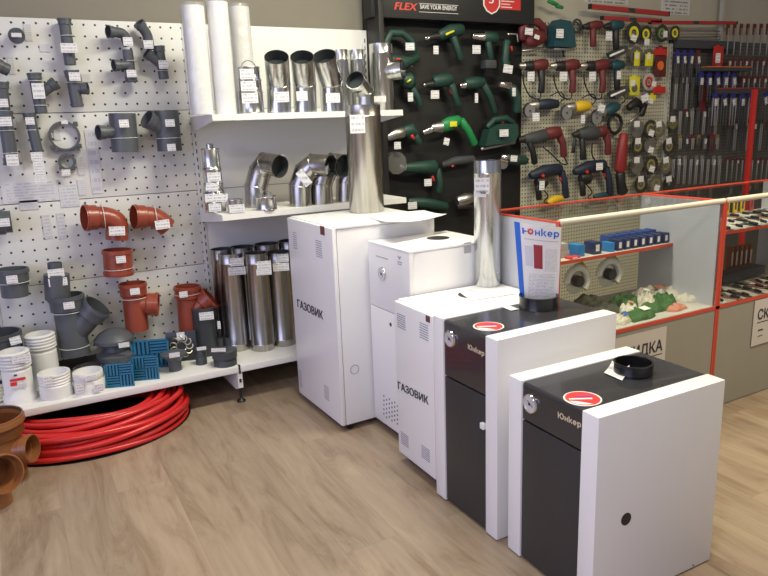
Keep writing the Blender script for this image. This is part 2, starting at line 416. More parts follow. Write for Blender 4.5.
def text(name, s, m, root, size, Mx, ext=.0004, italic=0, bold=0, sx=1, align='CENTER'):
    if 'нк' in s:
        me = glyph_word(s, size, ext); me.transform(Mx); me.materials.append(m); me.name = name
        o = bpy.data.objects.new(name, me); COL.objects.link(o)
        if root: o.parent = root
        return o
    c = bpy.data.curves.new(name, 'FONT'); c.body = s; c.size = size; c.extrude = ext; c.shear = italic; c.offset = 0
    c.align_x = align; c.align_y = 'CENTER'
    t = bpy.data.objects.new(name+'_tmp', c); COL.objects.link(t); bpy.context.view_layer.update()
    me = bpy.data.meshes.new_from_object(t.evaluated_get(bpy.context.evaluated_depsgraph_get())); bpy.data.objects.remove(t)
    if bold:
        b2 = NB(); b2.from_mesh(me); g0 = list(b2.verts)+list(b2.edges)+list(b2.faces)
        for q_, (dx, dy) in enumerate(((1, 0), (-1, 0), (0, .8), (0, -.8), (.7, .6), (-.7, -.6))):
            dd = bmesh.ops.duplicate(b2, geom=g0)['geom']; bmesh.ops.translate(b2, verts=[v for v in dd if isinstance(v, bmesh.types.BMVert)], vec=(dx*bold, dy*bold, 6e-5*(q_+1)))
        b2.to_mesh(me); b2.free()
    me.transform(Mx @ Matrix.Diagonal((sx, 1, 1, 1))); me.materials.clear(); me.materials.append(m); me.name = name
    o = bpy.data.objects.new(name, me); COL.objects.link(o)
    if root: o.parent = root
    return o
def MB(o, x, y, z):
    m = Matrix.Identity(4)
    for i in range(3): m[i][0] = x[i]; m[i][1] = y[i]; m[i][2] = z[i]; m[i][3] = o[i]
    return m
X_, Y_, Z_ = Vector((1, 0, 0)), Vector((0, 1, 0)), Vector((0, 0, 1))

# ------------------------------------------------------------------ the room
YW = 3.507           # front face of the rack panels
WALL = 3.56
bm = NB(); boxc(bm, (-3, -3, -.1), (7.6, WALL, 0)); struct('floor', bm, wood())
bm = NB(); boxc(bm, (-3, WALL, 0), (2.95, WALL+.1, 2.8)); struct('wall_back', bm, mat('taupe wall paint', (.225, .205, .160), .75, var=.05, bump=.03))
bm = NB(); boxc(bm, (2.95, WALL, 0), (7.6, WALL+.1, 2.8)); struct('wall_back_right', bm, mat('pale wall paint', (.50, .48, .39), .75, var=.05, bump=.03))
bm = NB(); boxc(bm, (-3, -3, 2.8), (7.6, WALL, 2.9)); struct('ceiling', bm, mat('white ceiling', (.75, .74, .70), .8))
bm = NB(); boxc(bm, (7.6, -3, 0), (7.7, WALL, 2.8)); struct('wall_right', bm, mat('pale side wall', (.45, .44, .40), .8))

# ------------------------------------------------------------------ rack bays
XU = .855; X2 = 1.838; YF = 3.078; ZB = .188
SEAM = [1.818, 1.411, 1.014, .632, .245]
def bay(x0, x1, nm, label, pan, toe):
    root = thing('shelving_bay', label, 'shelving', ((x0+x1)/2, (YF+YW)/2, 0), 0)
    for a, b in zip(SEAM, SEAM[1:]):
        bm = NB(); boxc(bm, (x0+.014, YW, b+.0015), (x1-.014, YW+.018, a-.0015), .002); part('back_panel', bm, pan, root)
    bm = NB(); boxc(bm, (x0+.002, YF, ZB-.032), (x1-.002, YW-.004, ZB), .003); part('base_shelf', bm, SHELFW, root)
    return root
def upright(x, root, foot=True):
    bm = NB(); boxc(bm, (x-.014, YW-.004, .03), (x+.014, YW+.05, 1.815), .002)
    up_ = part('upright', bm, RACKW, root)
    bm = NB()
    z = .25
    while z < 1.79:
        boxc(bm, (x-.0015, YW-.0048, z), (x+.0035, YW-.0035, z+.020)); z += .0395
    part('slot_row', bm, BLACK, up_)
    if foot:
        bm = NB()
        poly(bm, [(x-.012, YF+.004, .155), (x-.012, YF+.004, .075), (x-.012, YF+.05, .055), (x-.012, YW, .045), (x-.012, YW, .155)], (.024, 0, 0))
        ft = part('foot', bm, SHELFW, root)
        bm = NB(); boxc(bm, (x-.005, YF-.0005, .105), (x+.005, YF+.006, .122)); part('foot_slot', bm, BLACK, ft)
        bm = NB(); lathe(bm, (x, YF+.02, 0), [(.021, 0), (.021, .006), (.010, .014), (.006, .018), (.006, .08)]); part('levelling_foot', bm, BLACK, root)
        bm = NB(); boxc(bm, (x-.004, YF-.003, .150), (x+.004, YF+.004, .196)); part('joint_clip', bm, BLACK, root)
b1 = bay(-.13, XU, 0, 'white perforated panel rack bay hung with pipe fittings, on the left', PEG, True)
b0 = bay(-1.115, -.13, 0, 'white rack bay continuing past the left edge beside the pegboard bay', PEG, True)
bm = NB(); boxc(bm, (-.11, YW-.03, .004), (XU-.016, YW-.004, .15)); part('shade_board', bm, mat('dark shade board', (.03, .03, .03), .6), b1)  # dark board added to stand in for the deep shade under the shelf
upright(-.13, b1); upright(XU, b1)
b2 = bay(XU, X2, 0, 'cream rack bay with two upper shelves holding steel flue pipes', SHELFW, False)
upright(X2, b2)
def upper_shelf(z, yf, root):
    bm = NB(); x0, x1 = XU+.0, X2
    boxc(bm, (x0-.010, yf, z-.028), (x1, yf+.0025, z)); boxc(bm, (x0-.01, yf+.0025, z-.004), (x1, YW-.002, z)); boxc(bm, (x0-.01, YW-.006, z-.028), (x1, YW-.002, z-.004))
    sh = part('shelf', bm, SHELFW, root)
    for x in (x0-.0115, x1-.002):
        bm = NB(); poly(bm, [(x, yf+.004, z-.001), (x, yf+.004, z-.03), (x, YW, z-.075), (x, YW, z-.001)], (.0025, 0, 0)); part('shelf_bracket', bm, SHELFW, sh)
Z1, Y1 = 1.377, 3.108; Z2, Y2 = .925, 3.099
upper_shelf(Z1, Y1, b2); upper_shelf(Z2, Y2, b2)

# ------------------------------------------------------------------ price tags on things
def ptag(root, P, w, h, tilt=0, n=None, m=None, curl=0, name='price_tag'):
    """a small printed card at world point P facing the shop"""
    n = Vector(n) if n is not None else Vector((-.30, -.95, 0)); n.normalize()
    x = Z_.cross(n).normalized(); y = n.cross(x); rot = MB((0, 0, 0), x, n*-1, y) if 0 else MB((0, 0, 0), x, -n, y)
    bm = NB(); box(bm, (0, 0, 0), (w, .0012, h), rot=Matrix.Rotation(tilt, 4, 'Y'))
    me_m = rot; bmesh.ops.transform(bm, matrix=Matrix.Translation(P) @ me_m, verts=bm.verts)
    return part(name, bm, m or TAG, root)

# ------------------------------------------------------------------ pvc fittings hung on the perforated panels
def fitting(name, label, cat, segs, off=.06, m=PVC, tags=(), wires=(), group=None, caps=()):
    """segs: (points in the photo, with optional extra distance from the wall; radius; sockets; open ends)"""
    def P(q, e=0):
        dy = q[2] if len(q) > 2 else 0
        return aty(q[0], q[1], YW-off-dy-e)
    c0 = P(segs[0][0][0]); root = thing(name, label, cat, (c0.x, c0.y, c0.z), 0, group)
    for k, sg in enumerate(segs):
        pts, r = sg[0], sg[1]; so = sg[2] if len(sg) > 2 else (0, 0); op = sg[3] if len(sg) > 3 else (1, 1)
        V = [P(q) for q in pts]; bm = NB(); rm = r*mpp(V[0])
        tube(bm, V, rm, so, op, t=rm*.09)
        part('pipe_body' if k == 0 else 'branch', bm, m, root)
    for (x, y, w, h, tl) in tags:
        r = segs[0][1]; A = aty(x, y, YW-off-r*.00465*1.27-.008); s = mpp(A)
        ptag(root, A, w*s, h*s, tl, (-.1, -1, .05))
    for (x, y, r, *d) in wires:
        A = aty(x, y, YW-off); s = mpp(A); bm = NB(); torus(bm, A, d[0] if d else (.0, 0, 1), r*s, .0016, 32, 6); part('hanging_cord', bm, WIRE, root)
    return root
FT = 'pipe fitting'
fitting('pipe_plug', 'small round grey pipe plug high on the pegboard, leftmost in the top row', FT, [([(16.5, 36, .03), (17.5, 34, -.05)], 6.2, (1, 0), (0, 1))], .055, PVC, [(16.5, 35, 9, 4, 0)])
fitting('pipe_coupling', 'long grey pipe coupling hanging at the top of the pegboard, right of the round plug', FT, [([(64, 18.5), (70.5, 65)], 5.6, (1, 0))], .05, PVC, [(69, 48, 15, 9, 0)], [(68, 36, 7)])
fitting('pipe_elbow', 'small grey pipe elbow with its mouth to the left, upper right pegboard', FT, [([(108, 31.5, .03), (124, 33), (128.5, 46)], 5.0, (1, 0))], .05, PVC, [(128, 41.5, 9, 8, 0)])
fitting('pipe_tee', 'small grey tee fitting hanging under the left-facing elbow', FT, [([(127.5, 50), (131.5, 82)], 5.0, (0, 1)), ([(130, 65), (113.5, 65.5, .02)], 4.8, (0, 1), (0, 1))], .05, PVC, [(131.5, 73.5, 9, 7, 0)], [(131, 61, 6)])
fitting('pipe_elbow', 'small grey bent elbow tilted at the top right of the pegboard', FT, [([(138.5, 23, .02), (148, 35), (149.5, 49)], 5.0, (1, 0))], .05, PVC, [(148.5, 44.5, 9, 8, 0)])
fitting('pipe_wye', 'small grey branch fitting hanging under the tilted elbow near the upright', FT, [([(158.5, 46), (164, 79)], 5.0, (1, 0)), ([(163, 66), (146.5, 53, .02)], 4.6, (0, 1), (0, 1))], .05, PVC, [(163.5, 64.5, 9, 8, 0)], [(162, 71, 6)])
fitting('pipe_plug', 'grey pointed fitting cut by the left edge of the photo, high on the pegboard', FT, [([(-6, 64, .02), (8, 70)], 6.2, (1, 0))], .05)
fitting('pipe_wye', 'grey branch pipe fitting with a tall printed tag, branch rising to the right', FT, [([(34, 73), (41.5, 113)], 5.8, (1, 0)), ([(37, 96), (56, 82.5, .02)], 5.2, (0, 1), (0, 1))], .055, PVC, [(38.5, 91, 11, 15, 0)], [(35, 81, 7), (40.5, 105.5, 7)])
fitting('pipe_tee', 'grey tee fitting with short branch to the right, in the pegboard second row', FT, [([(71, 70.5), (77.5, 107)], 5.8, (1, 0)), ([(75, 89), (88, 88.5, .02)], 5.0, (0, 1), (0, 1))], .055, PVC, [(74.5, 76.5, 10, 8, 0)], [(72.5, 82.5, 7)])
fitting('pipe_coupling', 'grey pipe coupling at the left edge above the seam of the pegboard', FT, [([(1, 82), (4, 110)], 6.0, (1, 0))], .055, PVC, [(3, 103, 9, 8, 0)])
fitting('pipe_piece', 'long grey pipe piece at the left edge, below the panel seam', FT, [([(4, 111), (12, 165)], 6.6, (1, 1))], .055, PVC, [(5, 121.5, 12, 9, 0), (12.5, 160, 11, 11, 0)], [(7, 130.5, 7.4), (10.5, 153, 7.4)])
fitting('pipe_piece', 'slim grey pipe piece with paper labels hanging below it, left of the large ring', FT, [([(29, 113), (38, 152)], 5.2, (1, 0))], .05, PVC, [(30, 121, 8, 7, 0), (36.5, 156, 10, 7.5, 0), (38.5, 164, 10, 7.5, 0), (40, 172, 10, 7.5, 0), (41, 180, 10, 6.5, 0)], [(31, 130, 6)])
def clamp_ring(px, py, r, label, tags=()):
    A = aty(px, py, YW-.02); s = mpp(A); root = thing('pipe_clamp', label, 'pipe clamp', A)
    bm = NB(); ro, ri = r*s, (r-2.1)*s
    for (a, b, h0, h1) in ((ro, ri, -.014, .012),):
        n = 40; o1 = ring(bm, A+Y_*h1, X_, Z_, ro, n); o2 = ring(bm, A+Y_*h0, X_, Z_, ro, n); i2 = ring(bm, A+Y_*h0, X_, Z_, ri, n); i1 = ring(bm, A+Y_*h1, X_, Z_, ri, n)
        bridge(bm, o1, o2); bridge(bm, o2, i2); bridge(bm, i2, i1); bridge(bm, i1, o1)
    part('clamp_ring', bm, PVC, root)
    for (dx, dy, w, h) in ((.80, -.78, .28, .34), (-.82, .72, .3, .3), (.85, .72, .3, .3), (-.9, 0, .18, .4)):
        bm = NB(); boxc(bm, A+Vector((dx*ro-w*ro*.5, -.012, -dy*ro-h*ro*.5)), A+Vector((dx*ro+w*ro*.5, .012, -dy*ro+h*ro*.5)), .002); part('lug', bm, PVC, root)
    bm = NB(); boxc(bm, A+Vector((-.85*ro, -.010, -ro*1.02)), A+Vector((.85*ro, .010, -ro*.86)), .002); part('base_bar', bm, PVC, root)
    for t_ in tags:
        q = aty(t_[0], t_[1], YW-.04); ptag(root, q, t_[2]*mpp(q), t_[3]*mpp(q), 0, (0, -1, 0))
clamp_ring(64.5, 136, 14.5, 'large grey round pipe clamp ring on the pegboard', [(64.5, 122, 6, 4)])
clamp_ring(67, 162, 8, 'small grey pipe clamp ring hanging below the large ring', [(66, 172.5, 8, 6)])
fitting('pipe_tee', 'large grey tee with small branch to the left, right half of pegboard', FT, [([(122, 113.5), (125.5, 152)], 13, (0, 0)), ([(122, 132), (98, 132.5, .035)], 6.0, (0, 1), (0, 1))], .085, PVC, [(124, 123.5, 9, 7.5, 0)], [(124, 138, 13.3)])
fitting('pipe_wye', 'large grey branch fitting with slanting side mouth, beside the upright', FT, [([(166, 110.5), (170, 151)], 12, (0, 0)), ([(166, 131), (146.5, 118.5, .035)], 7.5, (0, 1), (0, 1))], .085, PVC, [(170, 123, 9, 7, 0), (171.5, 147.5, 8, 7, 0)], [(168.5, 138, 12.3)])
fitting('pipe_coupling', 'grey socket cut by the left edge, level with the orange elbows', FT, [([(-9, 223), (11.5, 221.5)], 11, (1, 0))], .085, PVC, [(3.5, 222.5, 11, 8, 0)])
fitting('pipe_elbow', 'orange curved pipe elbow on the pegboard, mouth to the left', FT, [([(84, 218, .018), (104, 217), (117, 221), (117, 239.5)], 11.0, (1, 0))], .09, ORA, [(117, 231, 15, 9, .06)], [(103, 217.5, 13, (1, 0, 0))])
fitting('pipe_elbow', 'orange angular pipe elbow on the pegboard, right of the curved one', FT, [([(133.5, 217, .018), (155, 216.5), (167.5, 227.5)], 10.2, (1, 0), (1, 1))], .09, ORA, [(162.5, 224.5, 14, 9, -.05)], [(154.5, 217, 12.3, (1, 0, 0))])
fitting('pipe_coupling', 'short orange pipe coupling hanging below the two orange elbows', FT, [([(117, 249.5), (119, 275)], 12, (1, 1), (1, 1))], .09, ORA, [(121, 259.5, 9, 7, 0)], [(119, 268, 14.0)])
fitting('pipe_coupling', 'grey pipe coupling low at the left edge of the pegboard', FT, [([(12, 268.5), (15.5, 296)], 12.5, (1, 0))], .09, PVC, [(12, 279.5, 10, 8, 0)], [(14, 281.5, 15)])
rd = fitting('pipe_reducer', 'grey stepped pipe reducer with two tags above the large grey branch', FT, [([(54.5, 262.5), (56, 278)], 6.8, (0, 0)), ([(56.5, 274), (58, 299)], 12, (0, 0), (0, 1))], .08, PVC, [(56, 273, 15, 8, 0), (58, 282, 17, 8, 0)])
fitting('pipe_wye', 'large grey branch pipe with mouth slanting up right, above the white cups', FT, [([(65.5, 295), (76, 354)], 14, (1, 0), (1, 1)), ([(75, 332), (98, 306, .045)], 12, (0, 1), (0, 1))], .10, PVC, [(69, 305.5, 10, 7, 0)], [(68, 310.5, 16), (74.5, 345.5, 14.5)])
fitting('pipe_tee', 'orange tee pipe with its branch to the right on the lower pegboard', FT, [([(132.5, 283), (137.5, 329.5)], 11.2, (1, 0)), ([(136, 304), (158.5, 304.5, .03)], 10, (0, 1), (0, 1))], .09, ORA, [(135, 291.5, 9, 6.5, 0)], [(134, 297, 13.2)])
fitting('pipe_wye', 'orange branch pipe half hidden behind the tall grey pipe', FT, [([(187, 286), (190, 330)], 11, (1, 0)), ([(190, 314), (211, 297, .03)], 10, (0, 1), (0, 1))], .09, ORA, [(183.5, 294.5, 8, 6, 0)], [(187.5, 293, 13)])

# printed label strips stuck to the panels (strip of labels, x0,y0,x1,y1 in the photo)
for (x0, y0, x1, y1, lb) in [
    (23, 24, 33, 41, 'printed label pair beside the round grey plug'),
    (39, 44, 51, 52, 'printed label left of the long grey coupling'),
    (7, 57, 16, 74, 'printed labels right of the pointed fitting at the left edge'),
    (81, 74, 91, 82, 'small printed label behind the grey tee of the second row'),
    (16, 118, 25, 172, 'tall strip of faded labels between two grey pipe pieces'),
    (84, 130, 104, 193, 'broad strip of faded labels below the large grey tee'),
    (0, 184, 60, 200, 'long horizontal row of faded labels across the left pegboard'),
    (58, 185, 80, 206, 'faded labels ending the long row, below the small clamp'),
    (76, 157, 85, 175, 'two faded labels right of the small clamp'),
    (77, 180, 86, 195, 'faded label left of the foot of the broad strip'),
    (19, 201, 39, 209, 'faded label pair under the long horizontal row'),
    (41, 215, 53, 238, 'faded label column left of the curved orange elbow'),
    (56, 213, 67, 238, 'second faded label column, nearest the curved orange elbow'),
    (53, 130, 61, 140, 'faded label seen through the large clamp ring')]:
    A = aty(x0, y0, YW-.003); B_ = aty(x1, y1, YW-.003); bm = NB(); boxc(bm, (A.x, YW-.004, B_.z), (B_.x, YW-.0002, A.z))
    tag(obj('label_strip', bm, LBL, loc=((A.x+B_.x)/2, YW-.002, (A.z+B_.z)/2)), lb, 'price label')

# ------------------------------------------------------------------ things standing on the low shelf
def standing(name, label, cat, px, py, rpx, prof, m, h=ZB, top=None, tags=(), group=None, partname='body', n=32):
    """prof: (radius factor, height factor) list, or a function; top: pixel row of the upper rim"""
    c, r = stand(px, py, h, rpx); H = (ztop(px, top, c)-h) if top is not None else r
    root = thing(name, label, cat, (c.x, c.y, h), 0, group)
    bm = NB(); lathe(bm, (0, 0, 0), [(a*r, b*H) for a, b in prof], n=n); lpart(partname, bm, m, root)
    for (tx, ty, w, hh, tl) in tags:
        d = Vector((c.x, c.y, 0)).normalized(); P = hit(tx, ty, Vector((c.x, c.y, h))-d*r*1.10, d); s = mpp(P)
        ptag(root, P, w*s, hh*s, tl, -d)
    return root, c, r, H
CUP = [(.93, 0), (.93, .02), (1, .03), (1, .55), (1, .98), (.98, 1), (.90, 1), (.90, .6), (.001, .6)]
OPEN = [(1, 0), (1, .9), (1.06, .92), (1.06, 1), (.96, 1), (.96, .35), (.001, .35)]
standing('pipe_socket', 'large dark grey pipe socket standing at the left edge behind the white cup', FT, 8, 392, 20, OPEN, PVCD, top=331, tags=[(15.5, 340.5, 10, 8, -.1)])
# white ribbed pan connectors
def connector(px, py, rpx, top, label, tags=(), logo=False, ribs=True, frac=.62):
    prof = [(1.12, 0), (1.12, .10), (1.0, .16), (.98, .30), (1.0, frac), (.80, frac+.04)]
    k = 5; a = frac+.05
    for i in range(k):
        z = a+(1-a)*i/k; dz = (1-a)/k
        prof += [(.93, z), (1.06 if i % 2 else 1.04, z+dz*.3), (1.06, z+dz*.6), (.93, z+dz)]
    prof += [(.80, 1), (.80, .8), (.001, .8)]
    root, c, r, H = standing('pan_connector', label, 'pan connector', px, py, rpx, prof, WPL, top=top, tags=tags)
    if logo:
        d = Vector((c.x, c.y, 0)).normalized(); x = d.cross(Z_)
        A = Vector((0, 0, 0))-d*(r*1.02); bm = NB(); box(bm, A+Z_*H*.50, (r*1.0, .002, H*.05), rot=MB((0, 0, 0), x, d, Z_)); box(bm, A-x*(r*.3)+Z_*H*.42, (r*.42, .002, H*.07), rot=MB((0, 0, 0), x, d, Z_)); lpart('red_print', bm, REDPR, root)
        bm = NB(); box(bm, A+Z_*H*.36, (r*1.0, .0015, H*.08), rot=MB((0, 0, 0), x, d, Z_)); lpart('small_print', bm, LBL, root)
        bm = NB(); box(bm, A-x*(r*.1)+Z_*H*.59, (r*.2, .002, H*.03), rot=MB((0, 0, 0), x, d, Z_)); lpart('logo_mark', bm, DOT, root)
    return root
connector(48, 388, 13.5, 332, 'tall plain white pan connector standing behind the others', frac=.66)
connector(22, 404, 14, 349, 'white pan connector with red printing, tag on its collar', [(21.5, 359, 17, 8, 0)], True)
standing('white_pipe_collar', 'open white ribbed collar standing right of the red printed connector', FT, 58, 400, 15.5, [(1, 0), (1.02, .04), (1.0, .5), (.92, .55), (.98, .60), (.92, .66), (.98, .72), (.92, .78), (.99, .84), (.94, .9), (1.0, .96), (.98, 1), (.82, 1), (.80, .7), (.001, .7)], WPL, top=371, tags=[(48, 381.5, 8, 10, 0)])
standing('dark_pipe_ring', 'dark grey open ring lying behind the white collars', FT, 90, 382, 14, CUP, PVC, top=366)
standing('white_pipe_collar', 'white open collar in printed wrapping, left of the blue gratings', FT, 91, 395, 14.5, [(1, 0), (1.0, .55), (.92, .62), (1.0, .7), (1.0, .95), (.97, 1), (.86, 1), (.84, .6), (.001, .6)], WPL, top=370, tags=[(91, 378, 10, 5, 0), (80, 388, 7, 9, 0), (99, 388, 9, 8, 0)])
standing('vent_cap', 'grey mushroom roof vent cap with two round discs', 'vent cap', 119, 375, 19, [(.50, 0), (.50, .16), (.70, .20), (1.0, .30), (1.0, .40), (.62, .50), (.58, .62), (.66, .66), (1.02, .70), (1.02, .78), (.78, .90), (.45, .98), (.15, 1)], PVC, top=328, tags=[(124, 345, 10, 5, 0)])
# blue gratings: square frames with blocks of parallel bars
def grating(cx, by, w, h, label, lean=.12, dy=0, rz=-.35, split=2):
    A = atz(cx, by, ZB); s = mpp(A); w *= s*1.10; h *= s; root = thing('drain_grating', label, 'drain grating', (A.x, A.y, ZB), rz)
    T = Matrix.Rotation(-lean, 4, 'X')
    bm = NB(); t = .008; b = w*.05
    for (x0, x1, z0, z1) in ((-w/2, w/2, 0, b), (-w/2, w/2, h-b, h), (-w/2, -w/2+b, 0, h), (w/2-b, w/2, 0, h)):
        boxc(bm, (x0, -t/2, z0), (x1, t/2, z1))
    bmesh.ops.transform(bm, matrix=T, verts=bm.verts); lpart('frame', bm, BLUEP, root)
    bm = NB(); n = split; cw, ch = (w-2*b)/n, (h-2*b)/n
    for i in range(n):
        for j in range(n):
            x0 = -w/2+b+i*cw; z0 = b+j*ch
            for k in range(4):
                if (i+j) % 2: boxc(bm, (x0+cw*(k+.15)/4, -t*.4, z0), (x0+cw*(k+.72)/4, t*.4, z0+ch))
                else: boxc(bm, (x0, -t*.4, z0+ch*(k+.15)/4), (x0+cw, t*.4, z0+ch*(k+.72)/4))
    bmesh.ops.transform(bm, matrix=T, verts=bm.verts); lpart('bars', bm, BLUEP, root)
    bm = NB(); boxc(bm, (-w/2+b*.5, t*.5, b*.5), (w/2-b*.5, t*.8, h-b*.5)); bmesh.ops.transform(bm, matrix=T, verts=bm.verts); lpart('backing', bm, mat('deep blue backing', (.004, .03, .07), .6), root)
grating(152, 368, 33, 29, 'larger blue plastic grating standing behind the two small ones', .10)
grating(120.5, 387, 25, 24, 'small blue plastic grating standing leftmost beside the white collar')
grating(146, 380, 24, 24, 'small blue plastic grating standing in front of the larger one')
# dark square drain cover with a chrome ring of links
A = atz(183, 361, ZB); s = mpp(A); w, h = 29*s, 30*s; root = thing('drain_cover', 'dark square drain cover with a ring of pale oval links', 'drain cover', (A.x, A.y, ZB), -.3)
T = Matrix.Rotation(-.12, 4, 'X'); bm = NB(); boxc(bm, (-w/2, -.003, 0), (w/2, .004, h), .002); bmesh.ops.transform(bm, matrix=T, verts=bm.verts); lpart('plate', bm, mat('dark slate plate', (.035, .04, .055), .4), root)
bm = NB()
for k in range(11):
    a = 2*math.pi*k/11; c = Vector((math.cos(a)*w*.27, -.006, h*.5+math.sin(a)*h*.27)); torus(bm, c, (math.cos(a+1.57)*.7, -1, math.sin(a+1.57)*.7), w*.11, .0034, 14, 6)
bmesh.ops.transform(bm, matrix=T, verts=bm.verts); lpart('link_ring', bm, mat('pale brass', (.62, .58, .46), .3, .6), root)
ptag(root, Vector((0, 0, 0)), .001, .001) if 0 else None
bm = NB(); boxc(bm, (-w*.12, -.010, h*.72), (w*.14, -.008, h*.98)); bmesh.ops.transform(bm, matrix=T, verts=bm.verts); lpart('price_tag', bm, TAG, root)
standing('drain_trap', 'grey floor drain with wide round top, in front of the dark drain cover', 'drain', 176, 374, 13, [(.50, 0), (.50, .5), (.55, .52), (.60, .58), (1.0, .78), (1.0, .86), (.55, .97), (.2, 1)], PVC, top=350, tags=[(174.5, 355, 10, 5, 0)])
standing('grey_pipe', 'tall grey pipe length standing at the right end of the low pegboard shelf', 'pipe', 207.5, 357, 11, OPEN, PVCD, top=306, tags=[(206.5, 316, 14, 8, 0), (219, 325, 3, 8, 0)])
standing('pipe_plug', 'tiny dark grey plug standing in front of the tall grey pipe', FT, 202, 365.5, 5.5, [(1, 0), (1, .45), (.92, .5), (1, .55), (1, .95), (.9, 1)], PVCD, top=348, tags=[(201.5, 348.5, 9, 3.5, 0)])
standing('ribbed_plug', 'ribbed dark grey screw plug at the front joint of the shelf', FT, 226, 368, 11.5, [(1, 0), (1, .40), (.95, .45), (1.08, .50), (1.08, .96), (1, 1)], PVCD, top=349, tags=[(218.5, 350, 14, 4, .1)])
standing('pipe_plug', 'small dark socket standing behind the ribbed screw plug, left one', FT, 221, 352, 5, OPEN, PVCD, top=337)
standing('pipe_plug', 'small dark socket standing behind the ribbed screw plug, right one', FT, 231, 352, 5.5, OPEN, PVCD, top=336)
# white hose coil at the left edge
A = atz(-4, 400, ZB); root = thing('hose_coil', 'cream corrugated hose coil cut by the left edge on the low shelf', 'hose', (A.x, A.y, ZB)); bm = NB()
for k in range(5): torus(bm, (0, 0, .012+k*.016), (.03*k, .02, 1), .052-.002*(k % 2), .0085, 32, 8)
torus(bm, (0, .01, .125), (.2, 1, .1), .045, .008, 32, 8)
lpart('hose', bm, CPL, root)

# ------------------------------------------------------------------ steel flue parts
def steel_pipe(label, px, py, rpx, top, h=ZB, m=GALVW, tags=(), group=None, name='steel_flue_pipe', swage=True, bands=(), bandm=None, dx=0):
    c, r = stand(px, py, h, rpx); H = ztop(px+dx, top, c)-h
    root = thing(name, label, 'flue pipe', (c.x, c.y, h), 0, group)
    pr = [(r*.97, 0), (r, .004)]
    for b in ((H-.05,) if h > .5 else (.035, H-.05)):
        if swage: pr += [(r, b-.004), (r*1.03, b), (r, b+.004)]
    pr += [(r, H-.002), (r, H), (r*.955, H)]
    bm = NB(); lathe(bm, (0, 0, 0), pr, n=40, cap=(True, False)); lpart('tube', bm, m, root)
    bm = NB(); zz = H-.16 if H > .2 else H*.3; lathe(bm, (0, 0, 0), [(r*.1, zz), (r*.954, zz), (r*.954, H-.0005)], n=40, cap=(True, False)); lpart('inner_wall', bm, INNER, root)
    d = Vector((c.x, c.y, 0)).normalized()
    for (tx, ty, w, hh, tl) in tags:
        P = hit(tx, ty, Vector((c.x, c.y, h))-d*(r*1.05), d); s = mpp(P); ptag(root, P, w*s, hh*s, tl, -d)
    return root, c, r, H
GP = 'steel flue pipes standing on the low shelf'
for (px, py, r, t, lb, tg) in [
    (250, 340, 12, 246, 'steel flue pipe in the rear rank, second from the left', []),
    (274, 338, 12, 243, 'steel flue pipe in the rear rank, third from the left', []),
    (296, 337, 11, 240, 'steel flue pipe in the rear rank, nearest the white boiler', []),
    (231, 347, 11.2, 248, 'steel flue pipe at the left of the group, behind the front one', []),
    (285, 347, 12, 251, 'steel flue pipe right of the front two, beside the tall boiler', [(283, 258, 11, 8, 0), (281, 267, 16, 8, 0)]),
    (239, 352, 12, 252, 'front left steel flue pipe with two tags, on the low shelf', [(237, 262, 13, 8, 0), (237, 271, 17, 8, 0)]),
    (264, 352, 11.5, 252, 'front middle steel flue pipe with two tags, on the low shelf', [(264, 265, 14, 8, 0), (264, 272, 15, 6, 0)])]:
    steel_pipe(lb, px, py, r, t, ZB, GALVW, tg, GP)

def steel_bend(name, label, base, r, pts, h, tags=(), m=GALVW, group=None, cat='flue elbow', opn=(1, 1), sockets=(0, 0), joints=True):
    """bent duct: base pixel on the shelf, then photo points at the same distance (with optional shift toward the shop)"""
    c, rm = stand(base[0], base[1], h, r); root = thing(name, label, cat, (c.x, c.y, h), 0, group)
    d = Vector((c.x, c.y, 0)).normalized(); V = [Vector((c.x, c.y, h))]
    for q in pts:
        e = q[2] if len(q) > 2 else 0; V.append(hit(q[0], q[1], c-d*e, d))
    bm = NB(); P = V
    # segmented (lobster-back) bend: straight gores meeting at mitred seams
    _, T = frames(P); n = 30; rows = []
    fr = []
    for i in range(len(P)):
        a = (P[i]-P[max(0, i-1)]); b = (P[min(len(P)-1, i+1)]-P[i])
        t = (a.normalized()+b.normalized()).normalized() if a.length > 1e-6 and b.length > 1e-6 else (a if a.length > 1e-6 else b).normalized()
        fr.append(t)
    x = basis(fr[0])[0]
    for i in range(len(P)):
        x = (x-fr[i]*x.dot(fr[i])).normalized(); y = fr[i].cross(x); rows.append((P[i], x.copy(), y))
    prev = None; first = None
    for i, (p, x, y) in enumerate(rows):
        k = ring(bm, p, x, y, rm, n)
        if prev: bridge(bm, prev, k)
        else: first = k
        prev = k
    bm.faces.new(first); p, x, y = rows[-1]; t = fr[-1]
    a = ring(bm, p, x, y, rm*.955, n); bridge(bm, prev, a); part('duct', bm, m, root)
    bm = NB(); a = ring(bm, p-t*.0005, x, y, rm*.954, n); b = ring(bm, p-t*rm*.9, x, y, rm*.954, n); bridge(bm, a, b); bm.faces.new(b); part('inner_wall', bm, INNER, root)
    if joints:
        for i in range(1, len(P)-1):
            bm = NB(); torus(bm, rows[i][0], fr[i], rm*1.005, .0018, 36, 6); part('seam', bm, m, root)
    for (tx, ty, w, hh, tl) in tags:
        q = hit(tx, ty, c-d*(rm*1.08), d); s = mpp(q); ptag(root, q, w*s, hh*s, tl, -d)
    return root
